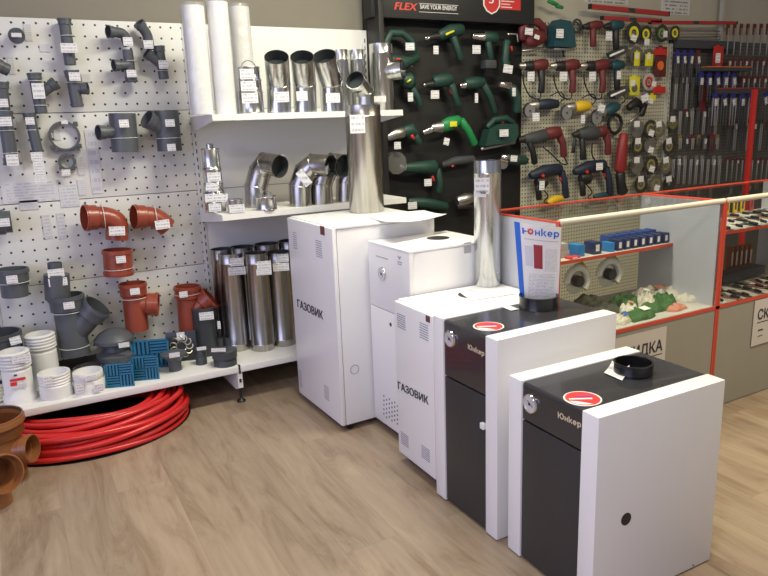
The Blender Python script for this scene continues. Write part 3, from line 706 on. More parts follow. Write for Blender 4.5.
# shelf 1
def foam_roll(px, py, r, top, label):
    c, rm = stand(px, py, Z1, r); H = ztop(px, top, c)-Z1; root = thing('foam_tube_roll', label, 'foam tube', (c.x, c.y, Z1))
    bm = NB(); lathe(bm, (0, 0, 0), [(rm*.94, .002), (rm*.94, H-.006), (rm*.45, H-.006), (rm*.45, H-.08), (.0001, H-.08)], n=36); lpart('foam', bm, FOAMW, root)
    bm = NB(); n = 40; prev = None; rnd = random.Random(px)
    for k in range(14):
        z = .001+(H+.006)*k/13; q = [bm.verts.new((rm*(1+rnd.uniform(-.015, .02))*math.cos(2*math.pi*i/n), rm*(1+rnd.uniform(-.015, .02))*math.sin(2*math.pi*i/n), z)) for i in range(n)]
        if prev: bridge(bm, prev, q)
        prev = q
    lpart('wrapping_film', bm, FILM, root)
foam_roll(246, 101, 10.5, 6, 'rearmost wrapped white foam tube on the top shelf')
foam_roll(202.5, 113, 11.5, 5, 'left wrapped white foam tube on the top shelf beside the pegboard')
foam_roll(226.5, 113, 10.8, 1, 'front middle wrapped white foam tube, tallest of the three')
def bracket_stack(px, py, r, levels, h, label, tags, loop=None, shrink=0):
    c, rm = stand(px, py, h, r); d = Vector((c.x, c.y, 0)).normalized(); H = ztop(px, levels[-1], c)-h; zs = [0]+[ztop(px, l, c)-h for l in levels]
    root = thing('steel_ring_stack', label, 'steel clamps', (c.x, c.y, h)); n = len(zs)-1
    for k in range(n):
        r1 = rm*(1-shrink*k/max(1, n-1)); bm = NB()
        lathe(bm, (0, 0, 0), [(r1*.98, zs[k]+.0005), (r1*1.02, zs[k]+.004), (r1*.98, zs[k]+.010), (r1*.97, zs[k+1]-.008), (r1*1.02, zs[k+1]-.004), (r1*1.0, zs[k+1]-.0005), (r1*.93, zs[k+1]-.0005), (r1*.93, zs[k+1]-.01), (.0001, zs[k+1]-.01)], n=32)
        lpart('steel_ring', bm, GALV, root)
    if shrink > .15: bm = NB(); lathe(bm, (0, 0, zs[-1]-.012), [(rm*.32, 0), (rm*.32, .03), (rm*.22, .034)], n=18); lpart('cap', bm, GALV, root)
    if loop:
        bm = NB(); torus(bm, (0, 0, zs[-1]-.004), d, rm*.55, .0022, 24, 6, .5)
        bmesh.ops.transform(bm, matrix=Matrix.Identity(4), verts=bm.verts); lpart('wire_loop', bm, CHROME, root)
    for (tx, ty, w, hh, tl) in tags:
        q = hit(tx, ty, Vector((c.x, c.y, h))-d*(rm*1.06), d); s = mpp(q); ptag(root, q, w*s, hh*s, tl, -d)
bracket_stack(252, 113, 12.5, [92, 79.5, 67], Z1, 'stack of three steel collars with three tags and a wire loop on top', [(247, 74, 14, 10, 0), (248.5, 86, 15, 10, 0), (250, 98, 16, 10, 0)], True, .1)
# ducts with slanted open top
LB = 'slanted steel elbows on the top shelf'
steel_bend('steel_flue_elbow', 'slanted open steel elbow with a tag, left of three on the top shelf', (279.5, 113), 11.8, [(278.5, 84), (276.5, 57, .095)], Z1, [(281.5, 97, 15, 10, 0)], GALV, LB)
steel_bend('steel_flue_elbow', 'slanted open steel elbow, middle of three on the top shelf', (305.5, 113), 11.5, [(304.5, 84), (302, 57, .095)], Z1, [(302, 96, 11, 9, 0)], GALV, LB)
steel_bend('steel_flue_elbow', 'slanted open steel elbow leaning left, right of three on the top shelf', (333, 112), 11.8, [(331, 84), (324, 56, .095)], Z1, [(333, 98, 14, 9, .0)], GALV, LB)
steel_pipe('plain steel pipe standing behind the slanted elbows, left one', 343, 107, 7.5, 50, Z1, GALV)
steel_pipe('plain steel pipe standing behind the dark-mouthed elbow', 359, 107, 8, 50, Z1, GALV)
steel_bend('steel_flue_elbow', 'steel elbow with dark round mouth behind the tall pipe on the top shelf', (366, 111), 9.5, [(364, 92), (355, 80, .10)], Z1, [], GALV)
rr, cc, rm, HH = steel_pipe('steel tee pipe with round side mouth at the right end of the top shelf', 383, 109.5, 11.5, 44, Z1, GALV, [(380, 99, 12, 6, 0)], name='steel_flue_tee')
d = Vector((cc.x, cc.y, 0)).normalized(); bm = NB(); a = Vector((0, 0, HH*.58)); tube(bm, [a, a+(Vector((.55, -.6, .06)).normalized())*rm*1.9], rm*.84, (0, 0), (0, 1), n=28); lpart('branch', bm, GALV, rr)
# shelf 2
bracket_stack(216, 213, 11.0, [201, 192, 183, 168, 148], Z2, 'leaning stack of steel collars with tags, left end of second shelf', [(214, 177, 13, 9, 0), (212, 187, 12, 8, .1), (216.5, 198, 22, 8, .03), (215, 207.5, 12, 8, 0)], None, .18)
bracket_stack(236, 213.5, 8, [199], Z2, 'low steel clamp ring with large tag beside the collar stack', [(237, 208.5, 15, 8, 0)], None)
steel_bend('steel_flue_elbow', 'steel elbow bending right with dark round mouth, left on second shelf', (257, 208), 11.5, [(256, 186), (260, 172), (266, 163.5, .02), (280, 166.5, .095)], Z2, [(264.5, 169, 9, 8, 0)], GALVW)
bracket_stack(267, 211, 10.5, [196], Z2, 'small steel inspection clamp in front of the left elbow', [], True)
steel_bend('steel_flue_elbow', 'steel elbow with a slanting tag, middle of the second shelf', (301, 207), 11.5, [(300, 186), (305, 172), (314, 165, .01), (331, 166.5, .07)], Z2, [(304, 178, 8, 17, -.6), (321, 170.5, 13, 8, 0)], GALVW)
steel_bend('steel_flue_elbow', 'steel elbow partly hidden behind the slanting-tag elbow', (322, 205), 11.5, [(321, 184), (326, 171), (334, 164), (344, 166, .06)], Z2, [], GALVW)
steel_bend('steel_flue_elbow', 'steel elbow behind the tall pipe that stands on the tall boiler', (346, 202), 10.5, [(346, 182), (350, 170), (357, 163), (368, 166, .02)], Z2, [(352, 165, 6, 8, 0)], GALVW)

# ------------------------------------------------------------------ boilers
def lf(px, py, root, axis=0, off=0.0):
    """photo point -> local point on the front (axis 0), top (2) or right side (1) of a boiler"""
    Mi = Matrix.Translation(root.location) @ Matrix.Rotation(root.rotation_euler.z, 4, 'Z')
    n = Mi.to_3x3() @ (X_, Y_, Z_)[axis]; P0 = Mi @ ((X_, Y_, Z_)[axis]*off)
    return Mi.inverted() @ hit(px, py, P0, n)
FRONT = lambda p, e=.0012: MB(p+Vector((-e, 0, 0)), -Y_, Z_, -X_)
mat('pale slots', (.22, .22, .28), .5)
def slots(root, name, quad, n, m=MATS['pale slots'], off=0, parent=None):
    (x0, y0), (x1, y1) = quad; a = lf(x0, y0, root, 0, off); b = lf(x1, y1, root, 0, off); bm = NB(); hgt = (a.z-b.z)
    for k in range(n):
        z = a.z-hgt*(k+.5)/n; boxc(bm, (off-.0012, b.y, z-.0011), (off+.0004, a.y, z+.0011))
    return lpart(name, bm, m, parent or root)
def gauge(root, px, py, r, off=0):
    c = lf(px, py, root, 0, off); rm = r*mpp(Matrix.Translation(root.location) @ c)
    bm = NB(); lathe(bm, (0, 0, 0), [(rm, 0), (rm, .006), (rm*.93, .009), (rm*.86, .009), (rm*.86, .006), (.0001, .006)], d=-X_, n=32); bmesh.ops.translate(bm, verts=bm.verts, vec=c+Vector((0, 0, 0)))
    g = lpart('thermometer', bm, CHROME, root)
    bm = NB(); lathe(bm, c, [(rm*.85, .0062), (rm*.85, .0072)], d=-X_, n=32); lpart('dial', bm, mat('silvery dial', (.62, .64, .68), .35, .3, var=.3, vs=60), g)
    bm = NB(); box(bm, c+Vector((-.0078, -.002, .001)), (.0008, rm*.9, .0016), rot=Matrix.Rotation(.6, 4, 'X')); lathe(bm, c, [(rm*.14, .007), (rm*.14, .0095)], d=-X_, n=12); lpart('needle', bm, DOT, g)
def flue_hole(root, px, py, rpx, ztop_, m=BLACK):
    c = lf(px, py, root, 2, ztop_); rm = rpx*mpp(Matrix.Translation(root.location) @ c); bm = NB(); lathe(bm, c, [(rm, -.0005), (rm, .0012)], n=36); lpart('flue_opening', bm, m, root); return c, rm
def feet(root, w, d, zb):
    for x in (.05, d-.04):
        for y in (.03, w-.03):
            bm = NB(); lathe(bm, (x, y, 0), [(.014, 0), (.014, .006), (.006, .009), (.006, zb+.004)], n=14); lpart('foot', bm, BLACK, root)
def gas_boiler(loc, rz, w, d, h, zb, label):
    root = thing('boiler', label, 'boiler', loc, rz)
    bm = NB(); boxc(bm, (.022, .002, zb), (d, w-.002, h-.012), .004); lpart('cabinet', bm, WHITE, root)
    bm = NB(); boxc(bm, (0, 0, zb), (.020, w, h-.004), .007); lpart('front_door', bm, WHITE, root)
    bm = NB(); boxc(bm, (.018, -.001, h-.011), (d+.002, w+.001, h), .003); lpart('top_plate', bm, WHITE, root)
    feet(root, w, d, zb); return root
B1 = gas_boiler((1.122, 2.493, 0), R(1.2), .478, .505, .905, .03, 'tall white gas boiler with dark lettering, leftmost of the boilers')
slots(B1, 'vent_slots', [(292.5, 231), (297.5, 250)], 8); slots(B1, 'vent_slots', [(315.5, 239), (322.5, 259)], 8)
slots(B1, 'vent_slots', [(298.5, 369), (302.5, 388)], 8); slots(B1, 'vent_slots', [(324, 384), (329.5, 402)], 8)
def badge(root, q, w, h):
    c = lf(*q, root); s = mpp(root.location+c); bm = NB(); box(bm, c+Vector((-.0008, 0, 0)), (.0014, w*s*1.8, h*s)); lpart('badge', bm, RUST, root)
badge(B1, (322.5, 230.5), 5.5, 9)
def brand(root, s, qa, qb, size, m, sx=1.0, bold=.001, off=0):
    a = lf(*qa, root, 0, off); b = lf(*qb, root, 0, off); c = (a+b)/2; L = abs(a.y-b.y)
    ang = math.atan2(b.z-a.z, L)
    Mx = FRONT(Vector((off, c.y, c.z))) @ Matrix.Rotation(ang, 4, 'Z')
    o = text('lettering', s, m, root, size, Mx, bold=size*(.04 if m is GOLD else .022))
    ys = [v.co.y for v in o.data.vertices]; W_ = max(ys)-min(ys); k = L/W_
    for v in o.data.vertices: v.co.y = c.y+(v.co.y-c.y)*k
    return o
brand(B1, 'ГАЗОВИК', (297.5, 303.5), (323, 316), .052, DOT)
c = lf(354.7, 369.5, B1, 1, .001); bm = NB(); torus(bm, c, Y_, .020, .0012, 32, 6); lpart('side_knockout', bm, GREY, B1)
c = lf(366, 220, B1, 2, .905)
B2 = thing('boiler', 'slim white gas boiler with round thermometer and dotted vents, second from left', 'boiler', (1.285, 2.158, 0), R(.8))
w, d, h, zb = .328, .40, .835, .04
bm = NB(); boxc(bm, (.018, .001, zb), (d, w-.001, h-.010), .004); lpart('cabinet', bm, WHITE, B2)
z_s = lf(380, 308, B2).z
bm = NB(); boxc(bm, (0, 0, zb), (.0185, w, z_s-.001), .003); lpart('front_door', bm, WHITE, B2)
bm = NB(); boxc(bm, (0, 0, z_s+.001), (.0185, w, h-.008), .003); lpart('control_panel', bm, WHITE, B2)
bm = NB(); boxc(bm, (-.001, -.001, h-.009), (d+.001, w+.001, h), .003); lpart('top_plate', bm, WHITE, B2)
feet(B2, w, d, zb); gauge(B2, 382.9, 273.8, 7.2)
bm = NB(); c = lf(390.7, 324.5, B2); lathe(bm, c, [(.008, -.001), (.008, .0012)], d=-X_, n=16); lpart('ignition_hole', bm, BLACK, B2)
bm = NB()
for i in range(6):
    for j in range(5):
        q = lf(384+i*2.7, 396+i*1.6+j*4.4+(2.2 if i % 2 else 0), B2); lathe(bm, q, [(.0042, -.0004), (.0042, .001)], d=-X_, n=8)
lpart('vent_dots', bm, DOT, B2)
a = lf(376, 255.5, B2); b = lf(388, 259.5, B2); bm = NB(); boxc(bm, (-.0008, b.y, (a.z+b.z)/2-.002), (.0005, a.y, (a.z+b.z)/2+.002)); lpart('small_lettering', bm, mat('pale grey ink', (.38, .38, .45), .5), B2)
c = lf(399.5, 257.5, B2); bm = NB()
poly(bm, [(-.0008, c.y+.016, c.z+.007), (-.0008, c.y, c.z+.003), (-.0008, c.y-.016, c.z+.007), (-.0008, c.y, c.z-.010)], (.001, 0, 0)); boxc(bm, (-.0008, c.y-.018, c.z-.020), (.0004, c.y+.018, c.z-.016)); boxc(bm, (-.0008, c.y-.015, c.z-.029), (.0004, c.y+.015, c.z-.025)); lpart('emblem', bm, MATS['pale grey ink'], B2)
flue_hole(B2, 438, 238, 11.5, h)
a = lf(464, 243, B2, 1); b = lf(471, 252.5, B2, 1); bm = NB(); boxc(bm, (a.x, -.0008, b.z), (min(b.x, d-.002), .0006, a.z)); lpart('rating_label', bm, mat('grey foil label', (.42, .42, .45), .4), B2)

B3 = gas_boiler((1.203, 1.876, 0), R(-.2), .270, .475, .664, .04, 'low white gas boiler with dark lettering, between slim boiler and dark-fronted boiler')
slots(B3, 'vent_slots', [(397, 312), (405.5, 331)], 7); slots(B3, 'vent_slots', [(419.5, 321), (428.5, 342)], 7)
slots(B3, 'vent_slots', [(400.8, 430.5), (408.8, 449)], 7); slots(B3, 'vent_slots', [(421.5, 444), (430, 463.5)], 7)
badge(B3, (428, 319), 4.2, 6.5)
brand(B3, 'ГАЗОВИК', (397.8, 385.5), (428.5, 401), .040, DOT)
fh = flue_hole(B3, 474, 294.5, 16, .664)

def dark_boiler(loc, rz, w, d, h, label, q):
    root = thing('boiler', label, 'boiler', loc, rz); t = .058
    for y0, y1, k in ((0, t, 0), (w-t, w, 1)):
        bm = NB(); boxc(bm, (0, y0, .004), (d, y1, h), .0035); sp_ = lpart('side_panel', bm, WHITE, root, 'white side panel')
        if k == 0: right = sp_
    bm = NB(); prof = []
    # dark top and upper front in one folded sheet with a rounded front edge
    zc = lf(*q['seam'], root, 0, .006).z; rr = .009
    pts = [(.006, zc)]+[(.006+rr-rr*math.cos(a), h-.004-rr+rr*math.sin(a)) for a in [math.pi/2*k/8 for k in range(9)]]+[(d-.002, h-.004), (d-.002, h-.03), (.05, h-.03), (.05, zc)]
    poly(bm, [(x, t, z) for x, z in pts], (0, w-2*t, 0)); hood = lpart('hood', bm, DARKG, root, 'dark graphite hood and control panel')
    bm = NB(); boxc(bm, (.014, t, .004), (.05, w-t, zc-.006)); boxc(bm, (.05, t, .004), (d-.004, w-t, h-.035)); lpart('cabinet', bm, BLACK, root)
    bm = NB(); boxc(bm, (.005, t+.001, .010), (.016, w-t-.001, zc-.006), .002); door = lpart('firebox_door', bm, DOORG, root, 'matt graphite door')
    gauge(root, *q['gauge'], q['gr'], .006)
    brand(root, 'Юнкер', q['t0'], q['t1'], .024, GOLD, off=.006)
    # sticker on the hood top
    c = lf(*q['st'], root, 2, h-.004); s = mpp(Matrix.Translation(root.location) @ c); ry, rx = q['sr']
    bm = NB(); n = 40
    def ell(a, b, z): return [bm.verts.new((c.x+a*math.cos(2*math.pi*i/n), c.y+b*math.sin(2*math.pi*i/n), z)) for i in range(n)]
    A_ = ell(rx, ry, h-.0042); Bq = ell(rx, ry, h-.0030); bridge(bm, A_, Bq); bm.faces.new(Bq); stk = lpart('sticker_border', bm, PAPER, root)
    bm = NB(); A_ = ell(rx*.90, ry*.93, h-.0031); Bq = ell(rx*.90, ry*.93, h-.0026); bridge(bm, A_, Bq); bm.faces.new(Bq); lpart('red_field', bm, REDPR, stk)
    A7 = -.50
    def strip(du, dv_, L_, W_, m_, nm):
        bm = NB(); ux, uy = math.cos(A7), math.sin(A7); box(bm, (c.x+ux*du-uy*dv_, c.y+uy*du+ux*dv_, h-.0022), (L_, W_, .0006), rz=A7); lpart(nm, bm, m_, stk)
    strip(-.006, -.004, .062, .007, PAPER, 'white_print'); strip(.008, .013, .048, .007, mat('violet ink', (.22, .06, .30), .5), 'violet_print')
    bm = NB(); n = 16; ux, uy = math.cos(A7), math.sin(A7); up_ = []; lo_ = []
    for i in range(n+1):
        t = math.pi*(1.12+.5*i/n); r1 = rx*.86
        x1, y1 = r1*math.cos(t), r1*math.sin(t); w_ = .017*math.sin(math.pi*i/n); x2, y2 = x1, y1+w_
        up_.append((c.x+ux*x1-uy*y1, c.y+uy*x1+ux*y1, h-.0022)); lo_.append((c.x+ux*x2-uy*y2, c.y+uy*x2+ux*y2, h-.0022))
    poly(bm, up_+lo_[::-1][1:-1], (0, 0, .0004)); lpart('white_swoosh', bm, PAPER, stk)
    # flue collar
    c = lf(*q['flue'], root, 2, h-.004); rm = q['fr']*mpp(Matrix.Translation(root.location) @ c); hh = q['fh']
    bm = NB(); lathe(bm, (c.x, c.y, h-.006), [(rm, 0), (rm*1.02, .003), (rm, .008), (rm, hh-.006), (rm*1.03, hh-.004), (rm*1.03, hh), (rm*.93, hh), (rm*.93, .004), (.0001, .004)], n=40); lpart('flue_collar', bm, BLACKG, root)
    for x in (.05, d-.05):
        for y in (t*.5+.02, w-t*.5-.02):
            bm = NB(); lathe(bm, (x, y, 0), [(.012, 0), (.012, .006)], n=12); lpart('foot', bm, BLACK, root)
    return root, c, rm, hh, door
B4, c4, r4, h4, door4 = dark_boiler((1.195, 1.512, 0), R(.6), .343, .50, .672, 'black-fronted boiler with white side panels and the leaflet in its flue collar',
    dict(seam=(462, 383), gr=9.0, gauge=(451, 338.5), t0=(468.5, 347), t1=(485, 354.5), st=(488.5, 326.5), sr=(.049, .049), flue=(538.5, 307), fr=19.0, fh=.046))
bm = NB(); c = lf(484, 425.5, B4, 0, 0); boxc(bm, (-.008, c.y-.006, c.z-.012), (.004, c.y+.012, c.z+.008), .002); lpart('door_catch', bm, WHITE, B4)
B5, c5, r5, h5, door5 = dark_boiler((1.196, 1.112, 0), R(-1.2), .357, .477, .576, 'black-fronted boiler with white side panels, frontmost of the row',
    dict(seam=(550, 433), gr=10.3, gauge=(531.5, 403.5), t0=(558.5, 415.5), t1=(582, 425.5), st=(582.5, 398.7), sr=(.050, .050), flue=(633, 372.5), fr=18.6, fh=.036))
c = lf(626, 519, B5, 1, 0); bm = NB(); lathe(bm, c, [(.018, -.001), (.018, .0012), (.016, .0014)], d=-Y_, n=28); lpart('cable_hole', bm, BLACK, B5)
c = lf(693, 565, B5, 1, 0); bm = NB(); lathe(bm, c, [(.004, -.001), (.003, .002)], d=-Y_, n=12); lpart('screw', bm, GREY, B5)

# leaflet standing in the collar of the first dark boiler
zb = .672+.004; C4 = Matrix.Translation(B4.location) @ Matrix.Rotation(B4.rotation_euler.z, 4, 'Z') @ c4
dv = Vector((C4.x, C4.y, 0)).normalized(); ptsP = {}
def lp(px, py, push=0): return hit(px, py, Vector((C4.x, C4.y, 0))+dv*(r4*.28+push), dv)
tl, tr, bl, br = lp(514, 221.5), lp(561.5, 227.5), lp(520.5, 306), lp(558, 308)
def leaf(u, v, e=0):
    p = (tl*(1-u)+tr*u)*(1-v)+(bl*(1-u)+br*u)*v
    return p-dv*(.022*math.sin(math.pi*u)*(1-.3*v)-.006+e)
def sheet(name, u0, u1, v0, v1, m, root, e=0, th=.0006, nu=14, nv=6):
    bm = NB(); g = [[bm.verts.new(leaf(u0+(u1-u0)*i/nu, v0+(v1-v0)*j/nv, e)) for i in range(nu+1)] for j in range(nv+1)]
    g2 = [[bm.verts.new(leaf(u0+(u1-u0)*i/nu, v0+(v1-v0)*j/nv, e+th)) for i in range(nu+1)] for j in range(nv+1)]
    for j in range(nv):
        for i in range(nu):
            bm.faces.new((g[j][i], g[j][i+1], g[j+1][i+1], g[j+1][i])); bm.faces.new((g2[j][i], g2[j+1][i], g2[j+1][i+1], g2[j][i+1]))
    for i in range(nu):
        bm.faces.new((g[0][i], g2[0][i], g2[0][i+1], g[0][i+1])); bm.faces.new((g[nv][i], g[nv][i+1], g2[nv][i+1], g2[nv][i]))
    for j in range(nv):
        bm.faces.new((g[j][0], g[j+1][0], g2[j+1][0], g2[j][0])); bm.faces.new((g[j][nu], g2[j][nu], g2[j+1][nu], g[j+1][nu]))
    return part(name, bm, m, root)
LF = thing('leaflet', 'curled advertising leaflet with blue edge and blue heading, upright in black collar', 'leaflet', ((bl+br)/2))
sheet('page', 0, 1, 0, 1, PAPER, LF)
sheet('blue_edge', 0, .125, 0, 1, BLUEB, LF, .0008)
sheet('picture_panel', .20, .38, .26, .50, mat('pale picture', (.62, .62, .68), .6), LF, .0008)
sheet('boiler_picture', .40, .60, .235, .52, mat('picture red', (.34, .03, .04), .5), LF, .0009)
sheet('blue_bar', .165, .205, .055, .125, BLUEB, LF, .0010); sheet('blue_bar', .205, .26, .083, .099, BLUEB, LF, .0010)
sheet('body_text', .64, .95, .27, .55, SHEETX, LF, .0009)
sheet('body_text', .20, .93, .58, .95, SHEETX, LF, .0009)
sheet('rule', .2, .95, .175, .183, mat('grey rule', (.45, .45, .5), .6), LF, .0009)
up_l = (tl-bl).normalized(); xr = (tr-tl).normalized(); nn = xr.cross(up_l).normalized(); wl = (tr-tl).length
def lword(s, uc, vc, size, m, bold=.0012, italic=0, w=None):
    o = text('heading', s, m, LF, size, Matrix.Identity(4), bold=bold, ext=.0002)
    me = o.data; xs = [v.co.x for v in me.vertices]; x0, x1 = min(xs), max(xs); L = (w or (x1-x0)/wl)
    hgt = (tl-bl).length
    for v in me.vertices:
        u = uc+((v.co.x-(x0+x1)/2)/(x1-x0))*L; vv = vc-v.co.y/hgt
        p = leaf(u, vv, .0012+v.co.z); v.co = p-Vector(LF.location)
lword('нкер', .70, .092, .036, BLUEB, w=.52, bold=.0006)
bm = NB(); c = leaf(.345, .085, .0018); torus(bm, c, nn, .0068, .0022, 24, 6)
for k in range(8):
    a = 2*math.pi*k/8; box(bm, c+xr*(.0098*math.cos(a))+up_l*(.0098*math.sin(a)), (.0035, .0035, .0015), rot=MB((0, 0, 0), xr, up_l, nn) @ Matrix.Rotation(a, 4, 'Z'))
part('gear_mark', bm, REDPR, LF)

# loose sheets and tags on the boilers
def loose(name, label, corners, z, m=SHEETF, cat='paper sheet', lift=(0, 0, 0, 0), N=8):
    """thin sheet from four photo corners on a horizontal plane, some corners lifted"""
    P = [atz(x, y, z) for x, y in corners]; c = sum(P, Vector())/4; bm = NB(); rows = []
    for j in range(N+1):
        row = []
        for i in range(N+1):
            u, v = i/N, j/N; p = (P[0]*(1-u)+P[1]*u)*(1-v)+(P[3]*(1-u)+P[2]*u)*v
            l = (lift[0]*(1-u)**3*(1-v)**3+lift[1]*u**3*(1-v)**3+lift[2]*u**3*v**3+lift[3]*(1-u)**3*v**3)
            row.append(p+Z_*(l+.0012))
        rows.append(row)
    def put(off):
        g = [[bm.verts.new(p+Z_*off) for p in r] for r in rows]
        for j in range(N):
            for i in range(N): bm.faces.new((g[j][i], g[j][i+1], g[j+1][i+1], g[j+1][i]))
        return g
    g = put(0); h = put(.0006)
    for i in range(N):
        for a, b in (((0, i), (0, i+1)), ((N, i), (N, i+1)), ((i, 0), (i+1, 0)), ((i, N), (i+1, N))): bm.faces.new((g[a[0]][a[1]], g[b[0]][b[1]], h[b[0]][b[1]], h[a[0]][a[1]]))
    return tag(obj(name, bm, m, loc=(c.x, c.y, z)), label, cat)
loose('paper_sheet', 'curled white printed sheet lying on top of the tall boiler', [(363, 215.5), (424, 210.5), (447, 217), (392, 227)], .905, lift=(0, 0, .012, .02))
loose('paper_sheet', 'white printed sheet lying on the low boiler by the steel pipe', [(459, 292), (507, 289), (516, 294), (471, 301)], .6645)
loose('price_tag', 'small white price tag lying on the leaflet boiler, beside its collar', [(499, 306), (507, 305), (519, 309.5), (511, 311)], .6685, TAG, 'price tag')
_p = CAM
loose('price_tag', 'white price tag leaning on the black collar of the frontmost boiler', [(612, 365), (629.5, 371), (622, 381), (604, 373)], .574, TAG, 'price tag', lift=(.012, .016, 0, 0))

# tall steel pipes standing on boilers
steel_pipe('tall steel flue pipe standing on the tall white boiler', 367, 213.5, 17.6, 105, .9055, GALVW, [(357.5, 124, 15, 18, 0)])
steel_pipe('tall steel flue pipe standing on the low white boiler', 487.5, 287.5, 13.3, 160, .6645, GALV, [(482, 186, 15, 16, 0), (480, 194, 12, 6, 0)])

# ------------------------------------------------------------------ floor things at the left
# coil of red pipe under the shelf
A = atz(112, 430, .06); cx, cy = A.x, A.y
PL = atz(20, 462, 0); PR = atz(190, 410, 0)
root = thing('pipe_coil', 'large coil of glossy red plastic pipe under the low shelf', 'pipe coil', (.50, 3.34, 0)); bm = NB()
ccx, ccy = .188, 3.20; rnd = random.Random(3)
def coil_loop(k, rx, ry, z, ph):
    P = []
    for i in range(25):
        a = 2*math.pi*i/24; w = 1+.02*math.sin(2*a+ph)
        P.append((ccx+rx*w*math.cos(a), ccy+ry*w*math.sin(a), z+.007*math.sin(a*2+ph)+.006*math.sin(3*a+k)))
    return P
bm = NB()
spec = [(.440, .350, .014, 0), (.405, .315, .016, 1), (.435, .345, .038, 2), (.385, .300, .040, .6), (.440, .350, .062, 3.1), (.41, .320, .066, 4), (.36, .275, .03, 2), (.43, .335, .087, 5), (.39, .295, .090, .4), (.35, .26, .062, 1.5), (.415, .32, .110, 2.2), (.37, .275, .112, 4.4), (.33, .24, .088, 3.3), (.34, .25, .124, 1.2), (.30, .215, .118, 5.5)]
for k, (rx, ry, z, ph) in enumerate(spec): cord(bm, coil_loop(k, rx-.022, ry, z, ph), .0125, 10, 4)
root.location = (ccx, ccy, 0)
part('coiled_pipe', bm, REDP, root)
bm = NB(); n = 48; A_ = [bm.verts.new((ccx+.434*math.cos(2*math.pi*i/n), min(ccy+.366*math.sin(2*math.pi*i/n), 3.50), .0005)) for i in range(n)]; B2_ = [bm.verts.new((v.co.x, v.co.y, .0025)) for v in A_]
bridge(bm, A_, B2_); bm.faces.new(B2_); bm.faces.new(list(reversed(A_))); part('black_disc', bm, mat('bumpy black sheet', (.008, .008, .008), .35, bump=.3, bs=25), root)  # thin flat black disc on the floor, slightly wider than the coil
# brown multi-branch fittings on the floor
def floor_fit(px, py, r, top, branches, label):
    c, rm = stand(px, py, 0, r); H = ztop(px, top, c); root = thing('brown_pipe_fitting', label, FT, (c.x, c.y, 0))
    bm = NB(); tube(bm, [(0, 0, 0), (0, 0, H)], rm, (0, 1), (1, 1), n=36, t=rm*.05, sh=.75); lpart('pipe_body', bm, ORB, root)
    bm = NB(); torus(bm, (0, 0, H-.006), Z_, rm*1.12, .004, 36, 6); lpart('rubber_seal', bm, BLACK, root)
    for (bx, by, z, rr) in branches:
        dv = Vector((bx, by, .0)).normalized(); bm = NB(); tube(bm, [Vector((0, 0, z)), Vector((bx, by, z+.01))], rr, (0, 1), (0, 1), n=32, t=rr*.07, sh=.7); lpart('branch', bm, ORB, root)
floor_fit(3, 489, 25, 414, [(.128, -.075, .118, .045)], 'ochre brown pipe fitting with an open top and a side mouth, by the red coil')
c, rm = stand(-3, 511, 0, 16); root = thing('brown_pipe_fitting', 'ochre brown pipe elbow with big open mouth at the left edge, in front', FT, (c.x, c.y, 0)); bm = NB()
tube(bm, [(0, 0, 0), (0, 0, .13), (.05, -.095, .15)], .058, (0, 1), (0, 1), n=36, t=.004, bend=1.0, sh=.6); lpart('pipe_body', bm, ORB, root)

# ------------------------------------------------------------------ glass showcases
YC, YB, ZT, ZF = 1.796, 2.22, .941, .485
def showcase(x0, x1, sz, sy, label, left_panel):
    root = thing('showcase', label, 'showcase', ((x0+x1)/2, (YC+YB)/2, 0)); e = .010
    bm = NB(); boxc(bm, (x0+.002, YC+.012, 0), (x1-.002, YB, ZF-.012)); part('base_cabinet', bm, BASEP, root)
    bm = NB(); boxc(bm, (x0+.013, YC, .004), (x1-.013, YC+.011, ZF-.014)); part('base_front', bm, BASEP, root)
    bm = NB(); boxc(bm, (x0+.002, YC+.002, ZF-.011), (x1-.002, YB, ZF)); part('display_floor', bm, mat('pale display floor', (.52, .50, .46), .5), root)
    bm = NB()
    for z in (ZF-.006,): boxc(bm, (x0, YC-.003, z-.008), (x1, YC+.006, z+.006))
    for x in (x0+.006, x1-.006): boxc(bm, (x-.007, YC-.003, .004), (x+.007, YC+.006, ZT))
    boxc(bm, (x0, YB-.002, ZT-.003), (x1, YB+.004, ZT+.004))
    for x in (x0+.004, x1-.004): boxc(bm, (x-.004, YC, ZT-.003), (x+.004, YB, ZT+.004))
    part('red_edging', bm, FRAMER, root)
    bm = NB(); boxc(bm, (x1-.018, YC+.012, ZF), (x1-.006, YB-.004, ZT-.004)); part('side_panel', bm, SIDEP, root)
    if left_panel: bm = NB(); boxc(bm, (x0, YC+.012, ZF), (x0+.012, YB-.004, ZT-.004)); part('side_panel', bm, SIDEP, root)
    bm = NB(); boxc(bm, (x0+.013, YC+.003, ZF+.001), (x1-.013, YC+.007, ZT-.004)); part('front_glass', bm, GLASS, root)
    bm = NB(); boxc(bm, (x0+.008, YC+.004, ZT-.004), (x1-.008, YB-.002, ZT)); part('top_glass', bm, GLASS, root)
    bm = NB(); boxc(bm, (x0+.013, sy, sz-.010), (x1-.018, YB-.006, sz)); sh = part('inner_shelf', bm, mat('pale shelf board', (.55, .53, .47), .5), root)
    bm = NB(); boxc(bm, (x0+.013, sy-.003, sz-.013), (x1-.018, sy, sz+.001)); part('shelf_edging', bm, FRAMER, sh)
    bm = NB(); lathe(bm, (x0+.008, YC+.004, ZT+.000), [(.0118, 0), (.0118, x1-x0-.016)], d=X_, n=18); part('edge_rail', bm, RAILC, root)
    return root
SC1 = showcase(1.690, 2.622, .733, 2.03, 'glass showcase with small blue boxes on its shelf and glove packs below', True)
SC2 = showcase(2.622, 3.56, .792, 1.86, 'second glass showcase at the right edge holding dark small goods', False)
